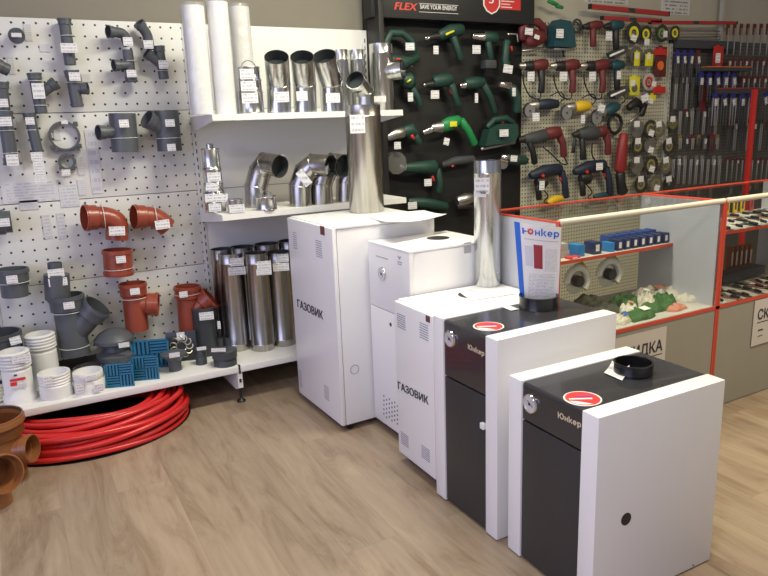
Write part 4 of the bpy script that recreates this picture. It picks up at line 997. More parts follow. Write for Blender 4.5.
def sign(name, label, x0, x1, z0, z1, lines):
    c = Vector(((x0+x1)/2, YC-.0022, (z0+z1)/2)); root = thing(name, label, 'sign', c)
    bm = NB(); boxc(bm, (x0, YC-.0048, z0), (x1, YC-.0035, z1)); part('sheet', bm, mat('sign paper', (.62, .58, .52), .65, var=.02), root)
    for s, x, z, size, w in lines:
        o = text('lettering', s, DOT, root, size, MB((x, YC-.0056, z), X_, Z_, -Y_), bold=.0012)
        xs = [v.co.x for v in o.data.vertices]; a, b = min(xs), max(xs); k = w/(b-a)
        for v in o.data.vertices: v.co.x = x+(v.co.x-(a+b)/2)*k
        for v in o.data.vertices: v.co -= c
        bm = NB(); boxc(bm, (x-w/2, YC-.0058, z-size*.55), (x+w/2, YC-.0048, z-size*.50)); part('underline', bm, DOT, root)
sign('sale_sign', 'cream sale sign on the first showcase, half hidden behind the boiler', 2.00, 2.297, .235, .452, [('СКИДКА', 2.145, .372, .066, .262), ('–', 2.145, .29, .05, .05)])
sign('sale_sign', 'cream sale sign on the second showcase, cut by the right edge', 2.885, 3.185, .248, .466, [('СКИДКА', 3.045, .392, .066, .262), ('–', 2.945, .322, .06, .036)])
# small blue boxes on the upper shelf
def carton(name, label, c, s, m, rz=0, face=True, group=None, fm=None):
    root = thing(name, label, 'box', c, rz, group)
    bm = NB(); boxc(bm, (-s[0]/2, -s[1]/2, 0), (s[0]/2, s[1]/2, s[2]), .0012); lpart('carton', bm, m, root)
    if face:
        bm = NB(); boxc(bm, (-s[0]*.30, -s[1]/2-.0006, s[2]*.25), (s[0]*.18, -s[1]/2+.0004, s[2]*.80)); lpart('white_label', bm, fm or PAPER, root)
    return root
NVB = mat('navy carton', (.025, .035, .11), .45); BLB = mat('blue carton', (.03, .22, .55), .45)
for k in range(8):
    P = aty(621+k*7.6, 248, 2.045); carton('small_box', nth(k, 8)+' navy box with white label in the front rank on showcase shelf', (P.x, 2.075, .7335), (.031, .055, .046), NVB, 0, True, 'navy boxes, front rank')
for k in range(7):
    P = aty(612+k*7.2, 248, 2.12); carton('small_box', nth(k, 7)+' small navy box in the rear rank on the showcase shelf', (P.x+.0, 2.150, .7335), (.031, .055, .052), mat('mid blue carton', (.03, .07, .26), .45), 0, False, 'navy boxes, rear rank')
P = aty(613, 248, 2.045); carton('small_box', 'bright blue box at the left end of the front rank of navy boxes', (P.x, 2.075, .7335), (.024, .055, .040), BLB, 0, False)
P = aty(599, 248, 2.045); carton('small_box', 'larger navy box with white label, left of the front rank', (P.x, 2.08, .7335), (.044, .06, .052), NVB)
P = aty(583.5, 248, 2.045); carton('small_box', 'bright blue box standing beside the larger navy box', (P.x, 2.085, .7335), (.036, .06, .050), BLB, 0, False)
for k, z in enumerate((.7335, .764)):
    P = aty(569, 250, 2.045); carton('small_box', ('lower' if k == 0 else 'upper')+' pale grey box stacked at the left end of the showcase shelf', (P.x-.01*k, 2.12, z), (.075, .08, .030), mat('pale grey carton', (.42, .42, .40), .6), 0, False)
P = aty(574, 262, 2.045); carton('flat_pack', 'flat red and white pack lying at the front of the showcase shelf', (P.x, 2.055, .7335), (.06, .035, .008), REDPR, .1)
def saw(px, py, r, label):
    A = atz(px, 312, ZF); c = aty(px, py, 2.10); s = mpp(c); rr = r*s; cz = max(c.z, ZF+rr*.98)
    root = thing('circular_saw', label, 'circular saw', (c.x, 2.10, ZF))
    def lc(dx, dz, dy=0): return Vector((dx, dy, cz-ZF+dz))
    bm = NB(); torus(bm, lc(0, 0), Y_, rr*.80, rr*.20, 26, 8, .62); lpart('blade_guard', bm, mat('cream guard', (.80, .80, .72), .4), root)
    bm = NB(); lathe(bm, lc(0, 0, .006), [(rr*.80, 0), (rr*.80, .0015)], d=Y_, n=36); lpart('blade', bm, STEELB, root)
    bm = NB(); lathe(bm, lc(0, 0, .012), [(rr*.30, -.035), (rr*.34, -.028), (rr*.34, .03), (rr*.28, .045)], d=Y_, n=20); lpart('motor', bm, BLACK, root)
    bm = NB(); rod(bm, [lc(rr*.2, rr*.75, .03), lc(rr*.75, rr*.85, .03), lc(rr*1.15, rr*.35, .03)], [rr*.16]*3); lpart('handle', bm, YEL, root)
    bm = NB(); boxc(bm, (-rr*1.0, -.03, 0), (rr*1.1, .06, .004)); lpart('base_plate', bm, STEELB, root)
    return root, c
saw(577, 281, 17, 'circular saw with cream guard inside the showcase, left one'); saw(609, 274, 17, 'circular saw with cream guard inside the showcase, behind the green packs')
c = aty(620, 267, 2.09); s = mpp(c)
def pack(px, py, w, d, hgt, m, label, rz=0, seed=1, cardm=None, cat='packed gloves', name='glove_pack', z=ZF, film=True):
    """a soft folded pack: lumpy cushion with finger-like folds, with a card"""
    w *= 1.32; d *= 1.35
    A = atz(px, py, z); A.y = min(max(A.y, YC+.012+abs(math.cos(rz))*d*.58+abs(math.sin(rz))*w*.5), 2.19-d*.5); root = thing(name, label, cat, (A.x, A.y, z), rz); r = random.Random(seed); bm = NB(); nx, ny = 26, 18; g = []; b = []
    f1, f2, f3, p1, p2 = r.uniform(6, 9), r.uniform(4, 7), r.uniform(9, 14), r.uniform(0, 6), r.uniform(0, 6)
    for j in range(ny+1):
        row = []; rb = []
        for i in range(nx+1):
            u, v = i/nx*2-1, j/ny*2-1; e = (max(0, 1-u*u)**.4)*(max(0, 1-v*v)**.4)
            zz = hgt*e*(.66+.20*math.sin(f1*u+2*v+p1)*math.cos(f2*v+p2)+.12*math.sin(f3*v+3*u+p2))
            x = u*w/2*(1-.14*v*v+.05*math.sin(5*v+p1)); y = v*d/2*(1-.16*u*u+.06*math.sin(4*u+p2))
            row.append(bm.verts.new((x, y, .001+max(0, zz)))); rb.append(bm.verts.new((x, y, 0)))
        g.append(row); b.append(rb)
    for j in range(ny):
        for i in range(nx): bm.faces.new((g[j][i], g[j][i+1], g[j+1][i+1], g[j+1][i])); bm.faces.new((b[j][i], b[j+1][i], b[j+1][i+1], b[j][i+1]))
    for i in range(nx): bm.faces.new((g[0][i], b[0][i], b[0][i+1], g[0][i+1])); bm.faces.new((g[ny][i], g[ny][i+1], b[ny][i+1], b[ny][i]))
    for j in range(ny): bm.faces.new((g[j][0], g[j+1][0], b[j+1][0], b[j][0])); bm.faces.new((g[j][nx], b[j][nx], b[j+1][nx], g[j+1][nx]))
    lpart('folded_fabric', bm, m, root, ang=60)
    if cardm: bm = NB(); box(bm, (w*.22, -d*.1, hgt*.85), (w*.26, d*.3, .0012), rot=Matrix.Rotation(.18, 4, 'X')); lpart('card', bm, cardm, root)
    return root
GRN = mat('green fabric', (.035, .12, .03), .7, var=.3, vs=40); DGR = mat('olive fabric', (.06, .065, .045), .8, var=.3, vs=40); CRW = mat('cream fabric', (.62, .58, .48), .8, var=.15, vs=50); SAL = mat('salmon card', (.55, .22, .15), .6)
for a in [(588, 305, .10, .10, .06, DGR, 'olive pack lying below the left circular saw', .2, 1), (604, 311, .10, .08, .05, DGR, 'olive pack lying between the saws and the green pack', -.3, 2),
          (625, 304, .11, .10, .055, GRN, 'green glove pack at the back of the showcase floor', .5, 3), (640, 318, .13, .08, .040, GRN, 'green glove pack in front at the showcase glass', .1, 4, PAPER),
          (657, 309, .13, .07, .045, GRN, 'green glove pack right of the tag, near the glass', -.1, 5), (650, 298, .12, .09, .065, CRW, 'cream glove pack on top of the green ones', -.4, 6, SAL),
          (672, 296, .13, .08, .060, CRW, 'cream glove pack behind, right side of the showcase floor', .2, 7, PAPER), (689, 300, .10, .07, .045, CRW, 'cream glove pack at the right end of the showcase floor', -.2, 8, SAL),
          (629, 313, .09, .06, .050, CRW, 'cream glove pack with orange trim, centre front of the showcase', .8, 9, SAL), (621, 322, .07, .05, .038, CRW, 'small cream roll with blue label in front of the showcase floor', .3, 10, BLUEB),
          (675, 309, .09, .05, .028, SAL, 'flat salmon coloured pack by the glass at the right', .1, 11), (663, 303, .12, .08, .055, GRN, 'green glove pack between the cream ones, rear right of showcase floor', .6, 21), (700, 298, .09, .06, .03, DGR, 'dark pack at the far right corner of the showcase floor', .1, 22), (645, 305, .10, .06, .075, CRW, 'cream glove pack with card on the middle of the pile', .9, 23, PAPER),
          (603, 318, .07, .05, .03, REDB, 'small red and dark pack by the glass behind the boiler', .2, 12, PAPER)]:
    pack(*a[:6], a[6], a[7], a[8], a[9] if len(a) > 9 else None)
# second showcase goods
SMALL = [mat('dark grey pack', (.05, .055, .06), .6), PAPER, mat('silver tool', (.4, .4, .4), .3, .8), BLACK, mat('rose pack', (.32, .14, .14), .6)]
rnd = random.Random(11)
def small_tool(x, y, z, rz, m, label, group, L=.10):
    root = thing('packed_hand_tool', label, 'packed tool', (x, y, z), rz, group)
    bm = NB(); boxc(bm, (-L/2, -.016, 0), (L/2, .016, .0035), .001); lpart('backing_card', bm, m, root)
    bm = NB(); rod(bm, [(-L*.42, 0, .010), (0, .003, .011), (L*.1, 0, .010)], [.006, .007, .005]); lpart('grip', bm, SMALL[3] if m != SMALL[3] else SMALL[2], root)
    bm = NB(); rod(bm, [(L*.08, 0, .009), (L*.45, .004, .008)], [.003, .002]); lpart('shank', bm, STEELB, root)
MN = ['dark grey', 'white', 'silver', 'black', 'rose']
for z, y0, y1, nx, nm, lv in ((.7925, 1.90, 2.12, 9, 'tools on the upper shelf of the second showcase', 'upper shelf'), (ZF+.0005, 1.84, 1.96, 9, 'tools on the floor of the second showcase', 'floor')):
    for j in range(3):
        for i in range(nx):
            q = rnd.randrange(5)
            small_tool(2.69+.092*i+rnd.uniform(-.008, .008), y0+(y1-y0)*j/2+rnd.uniform(-.006, .006), z+.0005*((i+j) % 2), rnd.uniform(1.1, 1.9), SMALL[q], '%s-carded packed tool, %s in the %s row on second showcase %s' % (MN[q], nth(i, nx), ('front', 'middle', 'back')[j], lv), nm, rnd.uniform(.075, .09))
for k, px in enumerate((727, 735, 742, 751)):
    P = aty(px, 210, 2.19); carton('hanging_card', ['leftmost yellow', 'middle yellow', 'rightmost yellow', 'red'][k]+' card standing at the back of the second showcase shelf', (P.x, 2.19, .7925), (.030, .008, .075), (YEL, YEL, YEL, REDB)[k], 0, True, 'yellow cards' if k < 3 else None, SMALL[0])
# middle row of the second showcase: orange boxed row at the back
for k in range(5):
    P = aty(730+k*4.6, 245, 2.19); carton('small_box', nth(k, 5)+' orange box at the back of the lower level of second showcase', (P.x, 2.185, ZF), (.022, .03, .13), mat('orange brown carton', (.35, .11, .04), .6), 0, True, 'orange boxes')
B_ = carton('dark_case', 'long dark blue case lying on the floor of the second showcase', (3.12, 2.04, ZF+.02), (.36, .07, .04), mat('blue black case', (.02, .03, .05), .4), .05, False)
B_.location.z = ZF+.0155

# ------------------------------------------------------------------ black tool display
Pl = aty(372, 20, 3.40); Pr = aty(534.5, 18, 3.40); zh = aty(450, 20.5, 3.40).z
TD = thing('tool_display', 'black tool display stand with red lettering on its header', 'tool display', (2.4, 3.5, 0))
bm = NB(); boxc(bm, (X2+.016, 3.495, .05), (2.950, 3.55, 2.05), .003); part('back_board', bm, mat('black display board', (.0075, .008, .008), .6), TD)
bm = NB(); boxc(bm, (X2+.016, 3.36, .05), (1.885, 3.495, 2.05), .003); part('side_post', bm, mat('black post', (.012, .012, .012), .5), TD)
bm = NB(); boxc(bm, (Pl.x, 3.40, zh), (Pr.x, 3.495, zh+.26), .004); hd = part('header', bm, mat('header black', (.020, .021, .020), .42), TD)
bm = NB(); boxc(bm, (X2+.016, 3.30, .05), (2.950, 3.495, .12), .003); part('base_plinth', bm, BLACK, TD)
def wtext(s, x0, x1, y, size, m, root, Yp, italic=0, bold=.001):
    a = aty(x0, y, Yp-.002); b = aty(x1, y, Yp-.002); c = (a+b)/2
    o = text('lettering', s, m, root, size, MB(c, X_, Z_, -Y_), italic=italic, bold=bold); xs = [v.co.x for v in o.data.vertices]; k = (b.x-a.x)/(max(xs)-min(xs)); rl = Vector(root.location)
    p = root.parent
    while p: rl += p.location; p = p.parent
    for v in o.data.vertices: v.co.x = c.x+(v.co.x-c.x)*k; v.co -= rl
    return o
wtext('FLEX', 393, 416.5, 6.8, .052, mat('header red', (.62, .06, .05), .4), hd, 3.40, .25, .0016)
wtext('SAVE YOUR ENERGY', 420, 457, 7.8, .032, PAPER, hd, 3.40, 0, .0004)
for yy in (3.3, 11.8):
    a = aty(419, yy, 3.40); b = aty(458, yy, 3.40); bm = NB(); boxc(bm, (a.x, 3.3985, a.z-.0012), (b.x, 3.3995, a.z+.0012)); part('white_rule', bm, PAPER, hd)
a = aty(483, -6, 3.40); b = aty(500, 15, 3.40); cx_ = (a.x+b.x)/2; bm = NB()
def shield(k, y): return [(cx_+(p-.5)*(b.x-a.x)*k, y, (a.z+b.z)/2+(q-.5)*(a.z-b.z)*k) for p, q in ((0, .95), (.5, 1.0), (1, .95), (1, .45), (.8, .15), (.5, 0), (.2, .15), (0, .45))]
poly(bm, shield(1, 3.3985), (0, .0013, 0)); sd = part('shield_border', bm, PAPER, hd)
bm = NB(); poly(bm, shield(.84, 3.3975), (0, .0010, 0)); part('shield_field', bm, REDPR, sd)
wtext('5', 489, 494, 0, .06, PAPER, hd, 3.3965)
a = aty(500, 0, 3.40); b = aty(520.5, 10.5, 3.40); bm = NB(); boxc(bm, (a.x, 3.3988, b.z), (b.x, 3.3998, a.z+.05)); rf = part('red_field', bm, REDPR, hd)
bm = NB()
for k, (x0, x1, y) in enumerate(((501, 514, 1), (501, 510, 4), (501, 512, 7))):
    a = aty(x0, y, 3.40); b = aty(x1, y, 3.40); boxc(bm, (a.x, 3.3982, a.z-.0025), (b.x, 3.399, a.z+.0025))
part('white_print', bm, PAPER, hd)

def wt(name, label, cat, off, parts, tags=(), group=None, cords=()):
    """wall tool: parts = (name, kind, data, material); data in photo points at distance off from the panel"""
    q = parts[0][2]; q0 = q[0][0] if parts[0][1] in ('rod', 'poly', 'cord') else q[0]
    A = aty(q0[0], q0[1], YW-off); root = thing(name, label, cat, A, 0, group); s = mpp(A)
    def P(p): return aty(p[0], p[1], YW-off-(p[2] if len(p) > 2 else 0))
    for (pn, kind, dt, m) in parts:
        bm = NB()
        if kind == 'rod': rod(bm, [P(p) for p in dt[0]], [r*s for r in dt[1]], n=14, flat=.85)
        elif kind == 'box':
            a = P(dt[0]); b = P(dt[1]); t = dt[2]; boxc(bm, (a.x, a.y-t/2, a.z), (b.x, a.y+t/2, b.z), min(t, abs(a.x-b.x), abs(a.z-b.z))*.2)
        elif kind == 'disc':
            c = P(dt[0]); ro, ri, t = dt[1]*s, dt[2]*s, dt[3]
            if ri > 0:
                n = 32; o1 = ring(bm, c-Y_*t, X_, Z_, ro, n); o2 = ring(bm, c+Y_*t, X_, Z_, ro, n); i2 = ring(bm, c+Y_*t, X_, Z_, ri, n); i1 = ring(bm, c-Y_*t, X_, Z_, ri, n)
                bridge(bm, o1, o2); bridge(bm, o2, i2); bridge(bm, i2, i1); bridge(bm, i1, o1)
            else: lathe(bm, c-Y_*t, [(ro, 0), (ro, 2*t)], d=Y_, n=32)
        elif kind == 'ring': torus(bm, P(dt[0]), dt[3] if len(dt) > 3 else Y_, dt[1]*s, dt[2]*s, 28, 8)
        elif kind == 'cord': cord(bm, [P(p) for p in dt[0]], dt[1]*s)
        elif kind == 'poly': poly(bm, [P(p)-Y_*dt[1]/2 for p in dt[0]], (0, dt[1], 0))
        part(pn, bm, m, root)
    for (x, y, w, h, tl) in tags:
        q = aty(x, y, YW-off-.06); k = mpp(q); ptag(root, q, w*k, h*k, tl, (-.15, -1, 0))
    return root
PT = 'power tool'; o = .085
# --- green tools on the black board
wt('jigsaw', 'green jigsaw with closed handle, leftmost in the top row of black display', PT, o, [('motor_body', 'rod', ([(387, 60), (402, 63), (418, 57)], [6.5, 7.5, 4.5]), GREEN), ('handle', 'rod', ([(388, 58), (386, 42), (391, 33), (402, 33), (411, 40), (415, 52)], [4.5, 4.6, 4, 3.6, 3.8, 4]), GREEN), ('trigger', 'rod', ([(396, 33), (400, 34)], [2, 2]), REDB), ('blade', 'rod', ([(400, 67.5), (413, 66)], [1, .7]), STEELB), ('red_mark', 'box', ((396, 58, .035), (401, 61, .035), .01), REDB)], [(410, 46.5, 9.5, 7, 0)])
wt('heat_gun', 'green heat gun with yellow mark, handle pointing down right, top row of black display', PT, o, [('motor_body', 'rod', ([(439, 36), (450, 31), (463, 29.5)], [5, 6.5, 6]), GREEN), ('handle', 'rod', ([(453, 36), (458, 50), (461.5, 60)], [4.2, 3.4, 3.8]), GREEN), ('nozzle', 'rod', ([(428, 38), (440, 36)], [2.6, 4]), BLACK), ('nozzle_tip', 'rod', ([(425, 38), (429, 38)], [2, 2.4]), CHROME), ('yellow_flash', 'rod', ([(446, 34.5, .031), (454, 31, .031)], [1.3, 1]), YELB)], [(436, 50, 5.5, 8, 0)])
wt('cordless_drill', 'dark cordless drill with yellow chuck ring, top row of black display', PT, o, [('motor_body', 'rod', ([(484, 37), (497, 38)], [5.5, 5.5]), GREEN), ('chuck', 'rod', ([(472, 36), (485, 37)], [3, 4.5]), CHROME), ('yellow_ring', 'rod', ([(482, 36.5), (486, 36.8)], [4, 4]), YELB), ('handle', 'rod', ([(488, 41), (491, 60)], [3.8, 3.4]), GREEN), ('battery', 'box', ((483, 60), (494, 69), .06), SMALL[0])], [(476.5, 49.5, 9, 8, 0)])
wt('angle_screwdriver', 'dark tool with bright bent key and tag at foot, right of black display', PT, o, [('handle', 'rod', ([(507, 40), (505, 60), (507, 68)], [4.2, 4, 4.6]), GREEN), ('key', 'rod', ([(507, 34), (517, 34), (518, 42)], [1, 1, 1]), CHROME), ('trigger', 'rod', ([(511, 46), (512, 51)], [1.4, 1.2]), REDB)], [(508, 69, 10.5, 8, .15)])
wt('polisher', 'round green polisher with yellow mark, second row left of black display', PT, o, [('head', 'rod', ([(402, 81), (410, 81), (415, 82)], [7, 8.5, 6]), GREEN), ('handle', 'rod', ([(412, 88), (418, 98), (421, 106)], [4, 3.4, 3.6]), GREEN), ('yellow_mark', 'rod', ([(407, 82, .040), (411, 79.5, .040)], [1, 1]), YELB)], [(410.5, 97, 5.5, 8.5, 0)])
wt('electric_drill', 'green drill with red trigger, second row centre of black display', PT, o, [('motor_body', 'rod', ([(433, 82), (444, 80), (452, 79)], [6, 7, 6]), GREEN), ('chuck', 'rod', ([(425, 85), (434, 84)], [2.2, 3.8]), BLACK), ('chuck_tip', 'rod', ([(423.5, 85), (426, 85)], [1.2, 1.8]), CHROME), ('handle', 'rod', ([(451, 84), (455, 96), (459, 106)], [4.4, 3.6, 3.8]), GREEN), ('trigger', 'rod', ([(450.5, 89), (452, 94)], [2, 1.6]), REDB)], [(435, 94.5, 9, 8, 0)])
wt('electric_drill', 'green drill with long curved handle, second row right of black display', PT, o, [('motor_body', 'rod', ([(465, 84), (475, 83), (484, 82)], [5.5, 6.5, 5]), GREEN), ('chuck', 'rod', ([(460, 86), (466, 85)], [2.6, 3.6]), CHROME), ('handle', 'rod', ([(483, 84), (490, 96), (495, 113)], [4.2, 3.5, 3.4]), GREEN)], [(476.5, 98, 3.5, 9, 0)])
wt('electric_drill', 'green drill with chrome chuck at the right edge of black display, second row', PT, o, [('motor_body', 'rod', ([(511, 86), (517, 98), (517, 113)], [5, 5, 5]), GREEN), ('chuck', 'rod', ([(499, 84), (511, 86)], [3, 4]), CHROME)], [(514, 92, 4, 8, 0)])
wt('angle_grinder', 'dark green grinder with dull silver gear head, third row left of black display', PT, o, [('motor_body', 'rod', ([(403, 132), (411, 130), (416, 135)], [6, 7, 5]), GREEN), ('gear_head', 'rod', ([(387, 138), (395, 134), (404, 132)], [4, 5.5, 6]), STEELB), ('handle', 'rod', ([(414, 134), (420, 144)], [4.2, 3.8]), GREEN), ('trigger', 'rod', ([(411.5, 135, .03), (414, 139, .03)], [1.8, 1.6]), REDB)], [(397.5, 145.5, 7, 7, 0)])
wt('electric_drill', 'bright green drill with silver gear case and yellow badge, brightest on black display', PT, o+.02, [('motor_body', 'rod', ([(442, 127), (450, 123.5), (460, 120)], [6, 7, 5.5]), GREENB), ('gear_case', 'rod', ([(431, 128), (443, 127)], [4, 6]), STEELB), ('handle', 'rod', ([(460, 120), (468, 130), (475, 145)], [4.8, 4, 4.2]), GREENB), ('grip', 'rod', ([(466, 124, -.01), (473, 136, -.01)], [4, 3.5]), BLACK), ('chuck', 'rod', ([(423, 133), (432, 129)], [2.4, 3.6]), CHROME), ('badge', 'box', ((450, 121.5, .036), (457, 126.5, .036), .004), YELB)], [(446.5, 141.5, 6, 7, .25)])
wt('planer', 'dark green planer with silver sole plate, third row right of black display', PT, o, [('motor_body', 'poly', ([(482, 146), (486, 130), (496, 124), (514, 124), (515, 134), (512, 142)], .07), GREEN), ('handle', 'rod', ([(487, 128), (494, 120), (506, 118), (514, 124)], [3, 3.4, 3.4, 3]), GREEN), ('sole_plate', 'rod', ([(481, 149), (515, 142.5)], [1.6, 1.4]), STEELB), ('red_switch', 'rod', ([(501, 120), (503, 123)], [1.3, 1.3]), REDB)], [(504, 133, 10, 7, 0)])
wt('demolition_tool', 'long green tool with grey round guard at its left, fourth row of black display', PT, o, [('motor_body', 'rod', ([(404, 168), (422, 167.5), (436, 167)], [4.5, 6.5, 7.5]), GREEN), ('guard', 'disc', ((395, 163), 11, 0, .022), mat('smoky guard', (.12, .12, .11), .35)), ('gear_neck', 'rod', ([(397, 166), (406, 168)], [5, 4.5]), GREY), ('handle', 'rod', ([(437, 169), (440, 182), (439, 193)], [4.4, 3.6, 4]), GREEN), ('trigger', 'rod', ([(432, 176), (434, 181)], [1.8, 1.5]), REDB)], [(428, 182.5, 8, 7, 0)])
wt('multi_tool', 'black tool with small red switch lying level, fourth row centre of black display', PT, .06, [('motor_body', 'rod', ([(442, 165), (455, 161), (474, 159)], [3, 4.5, 4]), SMALL[0]), ('red_switch', 'rod', ([(452, 167, .01), (453.5, 165, .01)], [1.3, 1.3]), REDB)])
wt('angle_grinder', 'small green grinder with bright silver head, behind the short steel pipe', PT, o, [('motor_body', 'rod', ([(507, 159), (517, 160), (527, 161)], [5, 5.3, 4]), GREEN), ('gear_head', 'rod', ([(500, 157), (508, 159)], [4, 5]), CHROME), ('disc_guard', 'disc', ((503, 163), 6, 0, .006), STEELB)], [(514, 158.5, 7.5, 6, .1)])
wt('belt_sander', 'flat green sander low on the black display above the tall boiler', PT, .07, [('motor_body', 'rod', ([(408, 202), (425, 203), (447, 207)], [4, 6, 4.5]), GREEN)], [(412.5, 205.5, 9.5, 7, 0)])
wt('sander', 'silver topped sander low on the black display left of the short pipe', PT, .07, [('motor_body', 'rod', ([(457, 202), (466, 199), (477, 197)], [5.5, 6.5, 4]), STEELB), ('base', 'rod', ([(457, 207), (476, 206)], [3.2, 3]), BLACK)])

# --- perforated tool wall
bm = NB(); boxc(bm, (2.957, YW, .0), (4.318, YW+.018, 1.905)); TW = tag(obj('perforated_panel', bm, PEG2, loc=(3.64, YW, 0)), 'finely perforated pale panel behind the red and navy power tools', 'perforated panel')
bm = NB(); boxc(bm, (4.345, YW+.01, .0), (7.2, YW+.028, 1.83)); tag(obj('perforated_panel', bm, holes('dark perforated panel', (.115, .11, .095), 0, 0, .025, .025, .006), loc=(5.4, YW, 0)), 'dark perforated panel behind the drill bit packs at the right', 'perforated panel')
UPR = thing('slotted_post', 'pale slotted upright between the disc packs and the drill bit packs', 'upright', (4.332, YW, 0)); bm = NB(); boxc(bm, (4.319, YW-.02, 0), (4.344, YW+.02, 1.80)); part('post', bm, mat('dull white upright', (.44, .44, .40), .5), UPR)
bm = NB(); z = .5
while z < 1.78: boxc(bm, (4.329, YW-.0205, z), (4.335, YW-.0195, z+.02)); z += .035
part('slot_row', bm, BLACK, UPR)
P_ = aty(721, 20, YW); bm = NB(); boxc(bm, (P_.x-.012, YW-.02, 1.55), (P_.x+.012, YW+.009, 2.2)); tag(obj('slotted_post', bm, MATS['dull white upright'], loc=(P_.x, YW, 1.8)), 'pale upright rising above the steel rails at the right', 'upright')
oo = .075
def redD(n, lb, body, grip, tagp, front=None, m=REDT, extra=()):
    pr = [('motor_body', 'rod', body, m), ('handle', 'rod', grip, m)]
    if front: pr.append(('gear_case', 'rod', front, BLACK))
    wt(n, lb, PT, oo, pr+list(extra), tagp)
wt('jigsaw', 'dark red jigsaw in the top left corner of the tool wall', PT, oo, [('motor_body', 'rod', ([(525, 42), (534, 38), (545, 37)], [6, 9, 5.5]), REDT), ('handle', 'rod', ([(523, 40), (522, 29), (528, 22), (538, 22), (545, 30)], [4.5, 4.2, 4, 4, 4.4]), REDT), ('base_plate', 'rod', ([(522, 51), (545, 48)], [1.4, 1.2]), STEELB)], [(529, 31.5, 9, 6.5, .1), (537, 37, 6, 4, .3)])
wt('jigsaw', 'dark teal jigsaw beside the red one at the top of the tool wall', PT, oo, [('motor_body', 'poly', ([(550, 47), (551, 26), (556, 20), (567, 22), (571, 36), (572, 48)], .075), TEAL), ('base_plate', 'box', ((551, 48.5), (572, 51), .06), STEELB), ('blade', 'rod', ([(563, 50), (564, 57)], [1.2, .8]), BLACK)], [(560, 33.5, 8.5, 8.5, 0)])
wt('coiled_cable', 'dark coiled cable loop hanging between teal jigsaw and red drill', 'cable', .03, [('cable', 'ring', ((577, 26), 6, 1.1), SMALL[0]), ('cable_turn', 'ring', ((576, 27), 4.5, .9), SMALL[0])])
redD('electric_drill', 'dark red drill hanging at the top of the tool wall, right of the cable', ([(588, 26), (596, 25), (602, 25)], [4, 4.6, 4]), ([(593, 28), (593, 47)], [3.6, 3.4]), [], ([(583, 27), (589, 26)], [2.4, 3.6]))
def cordless(n, lb, x, y, tg):
    wt(n, lb, PT, oo, [('motor_body', 'rod', ([(x, y), (x+6, y-1), (x+13, y-1)], [4.5, 5, 4]), TEAL), ('chuck', 'rod', ([(x-6, y+1), (x, y)], [2, 3.6]), BLACK), ('handle', 'rod', ([(x+6, y+3), (x+6, y+24)], [3.6, 3.4]), BLACK), ('battery', 'poly', ([(x-1, y+27), (x+14, y+20), (x+16, y+26), (x+2, y+33)], .06), SMALL[0]), ('battery_strip', 'rod', ([(x, y+30, .034), (x+14, y+24, .034)], [1.1, 1.1]), PAPER)], [tg])
cordless('cordless_drill', 'teal cordless drill, upper one, with pale stripe on its battery', 610, 26, (609, 36, 7.5, 8.5, 0))
cordless('cordless_drill', 'teal cordless drill, lower one, with pale stripe on its battery', 611, 66, (619, 75, 5, 8, 0))
for (lb, x, tx, w) in (('red and black drill, leftmost of three in the second row of tool wall', 524, 531, 8), ('red and black drill, middle of three in the second row of tool wall', 555, 563.5, 9), ('red and black drill, rightmost of three in the second row of tool wall', 585, 592.5, 8)):
    wt('electric_drill', lb, PT, oo, [('motor_body', 'rod', ([(x+8, 66), (x+17, 65), (x+23, 64)], [5, 6, 5]), REDT), ('gear_case', 'rod', ([(x, 66), (x+9, 66)], [4.4, 5.2]), BLACK), ('chuck', 'rod', ([(x-5, 66), (x+1, 66)], [2.6, 3.8]), STEELB), ('handle', 'rod', ([(x+17, 69), (x+18, 82), (x+17, 93)], [4, 3.4, 3.8]), REDT if x > 530 else BLACK), ('power_cord', 'cord', ([(x+17, 93), (x+15, 99), (x+6, 96), (x, 84), (x-1, 74)], .7), BLACK)], [(tx, 76.5, w, 9, 0)])
def grinder(n, lb, hx, hy, bx, by, m, tg):
    wt(n, lb, PT, oo, [('motor_body', 'rod', ([(hx+8, hy-1), ((hx+bx)/2+4, (hy+by)/2-1), (bx, by)], [5, 5.6, 4.2]), m), ('gear_head', 'rod', ([(hx-2, hy), (hx+8, hy-1)], [4, 5]), STEELB), ('disc_guard', 'disc', ((hx, hy+4), 7.5, 0, .012), SMALL[0]), ('cutting_disc', 'disc', ((hx, hy+5, .02), 6.5, 1.2, .0015), GREY), ('power_cord', 'cord', ([(bx, by), (bx+6, by-6), (bx+2, by-12), (bx-8, by-8)], .6), BLACK)], [tg])
grinder('angle_grinder', 'angle grinder with navy body, left of the yellow one', 530, 106, 558, 104, NAVY, (536, 117, 8, 8, 0))
grinder('angle_grinder', 'angle grinder with yellow body, the only yellow one on the wall', 567, 108, 590, 106, YEL, (583, 119, 5, 8, 0))
grinder('angle_grinder', 'angle grinder with teal body and black gear head, right of the yellow one', 597, 113, 619, 106, TEAL, (601.5, 108, 8, 7.5, .3))
wt('rotary_hammer', 'red and dark rotary hammer without tag, left one of the mid-wall pair', PT, oo, [('motor_body', 'rod', ([(545, 134), (553, 133), (560, 132)], [6, 6.5, 6]), REDT), ('gear_case', 'rod', ([(524, 139), (534, 138), (546, 135)], [4.5, 6, 6.5]), SMALL[0]), ('chuck', 'rod', ([(518, 140), (525, 139)], [2.6, 4]), BLACK), ('handle', 'rod', ([(558, 132), (563, 144), (564, 157)], [4.4, 3.6, 3.8]), REDT), ('side_grip', 'rod', ([(529, 142), (533, 152), (535, 164)], [3, 3.2, 3.4]), BLACK), ('power_cord', 'cord', ([(564, 157), (567, 164), (561, 163), (549, 152), (543, 147)], .7), BLACK)])
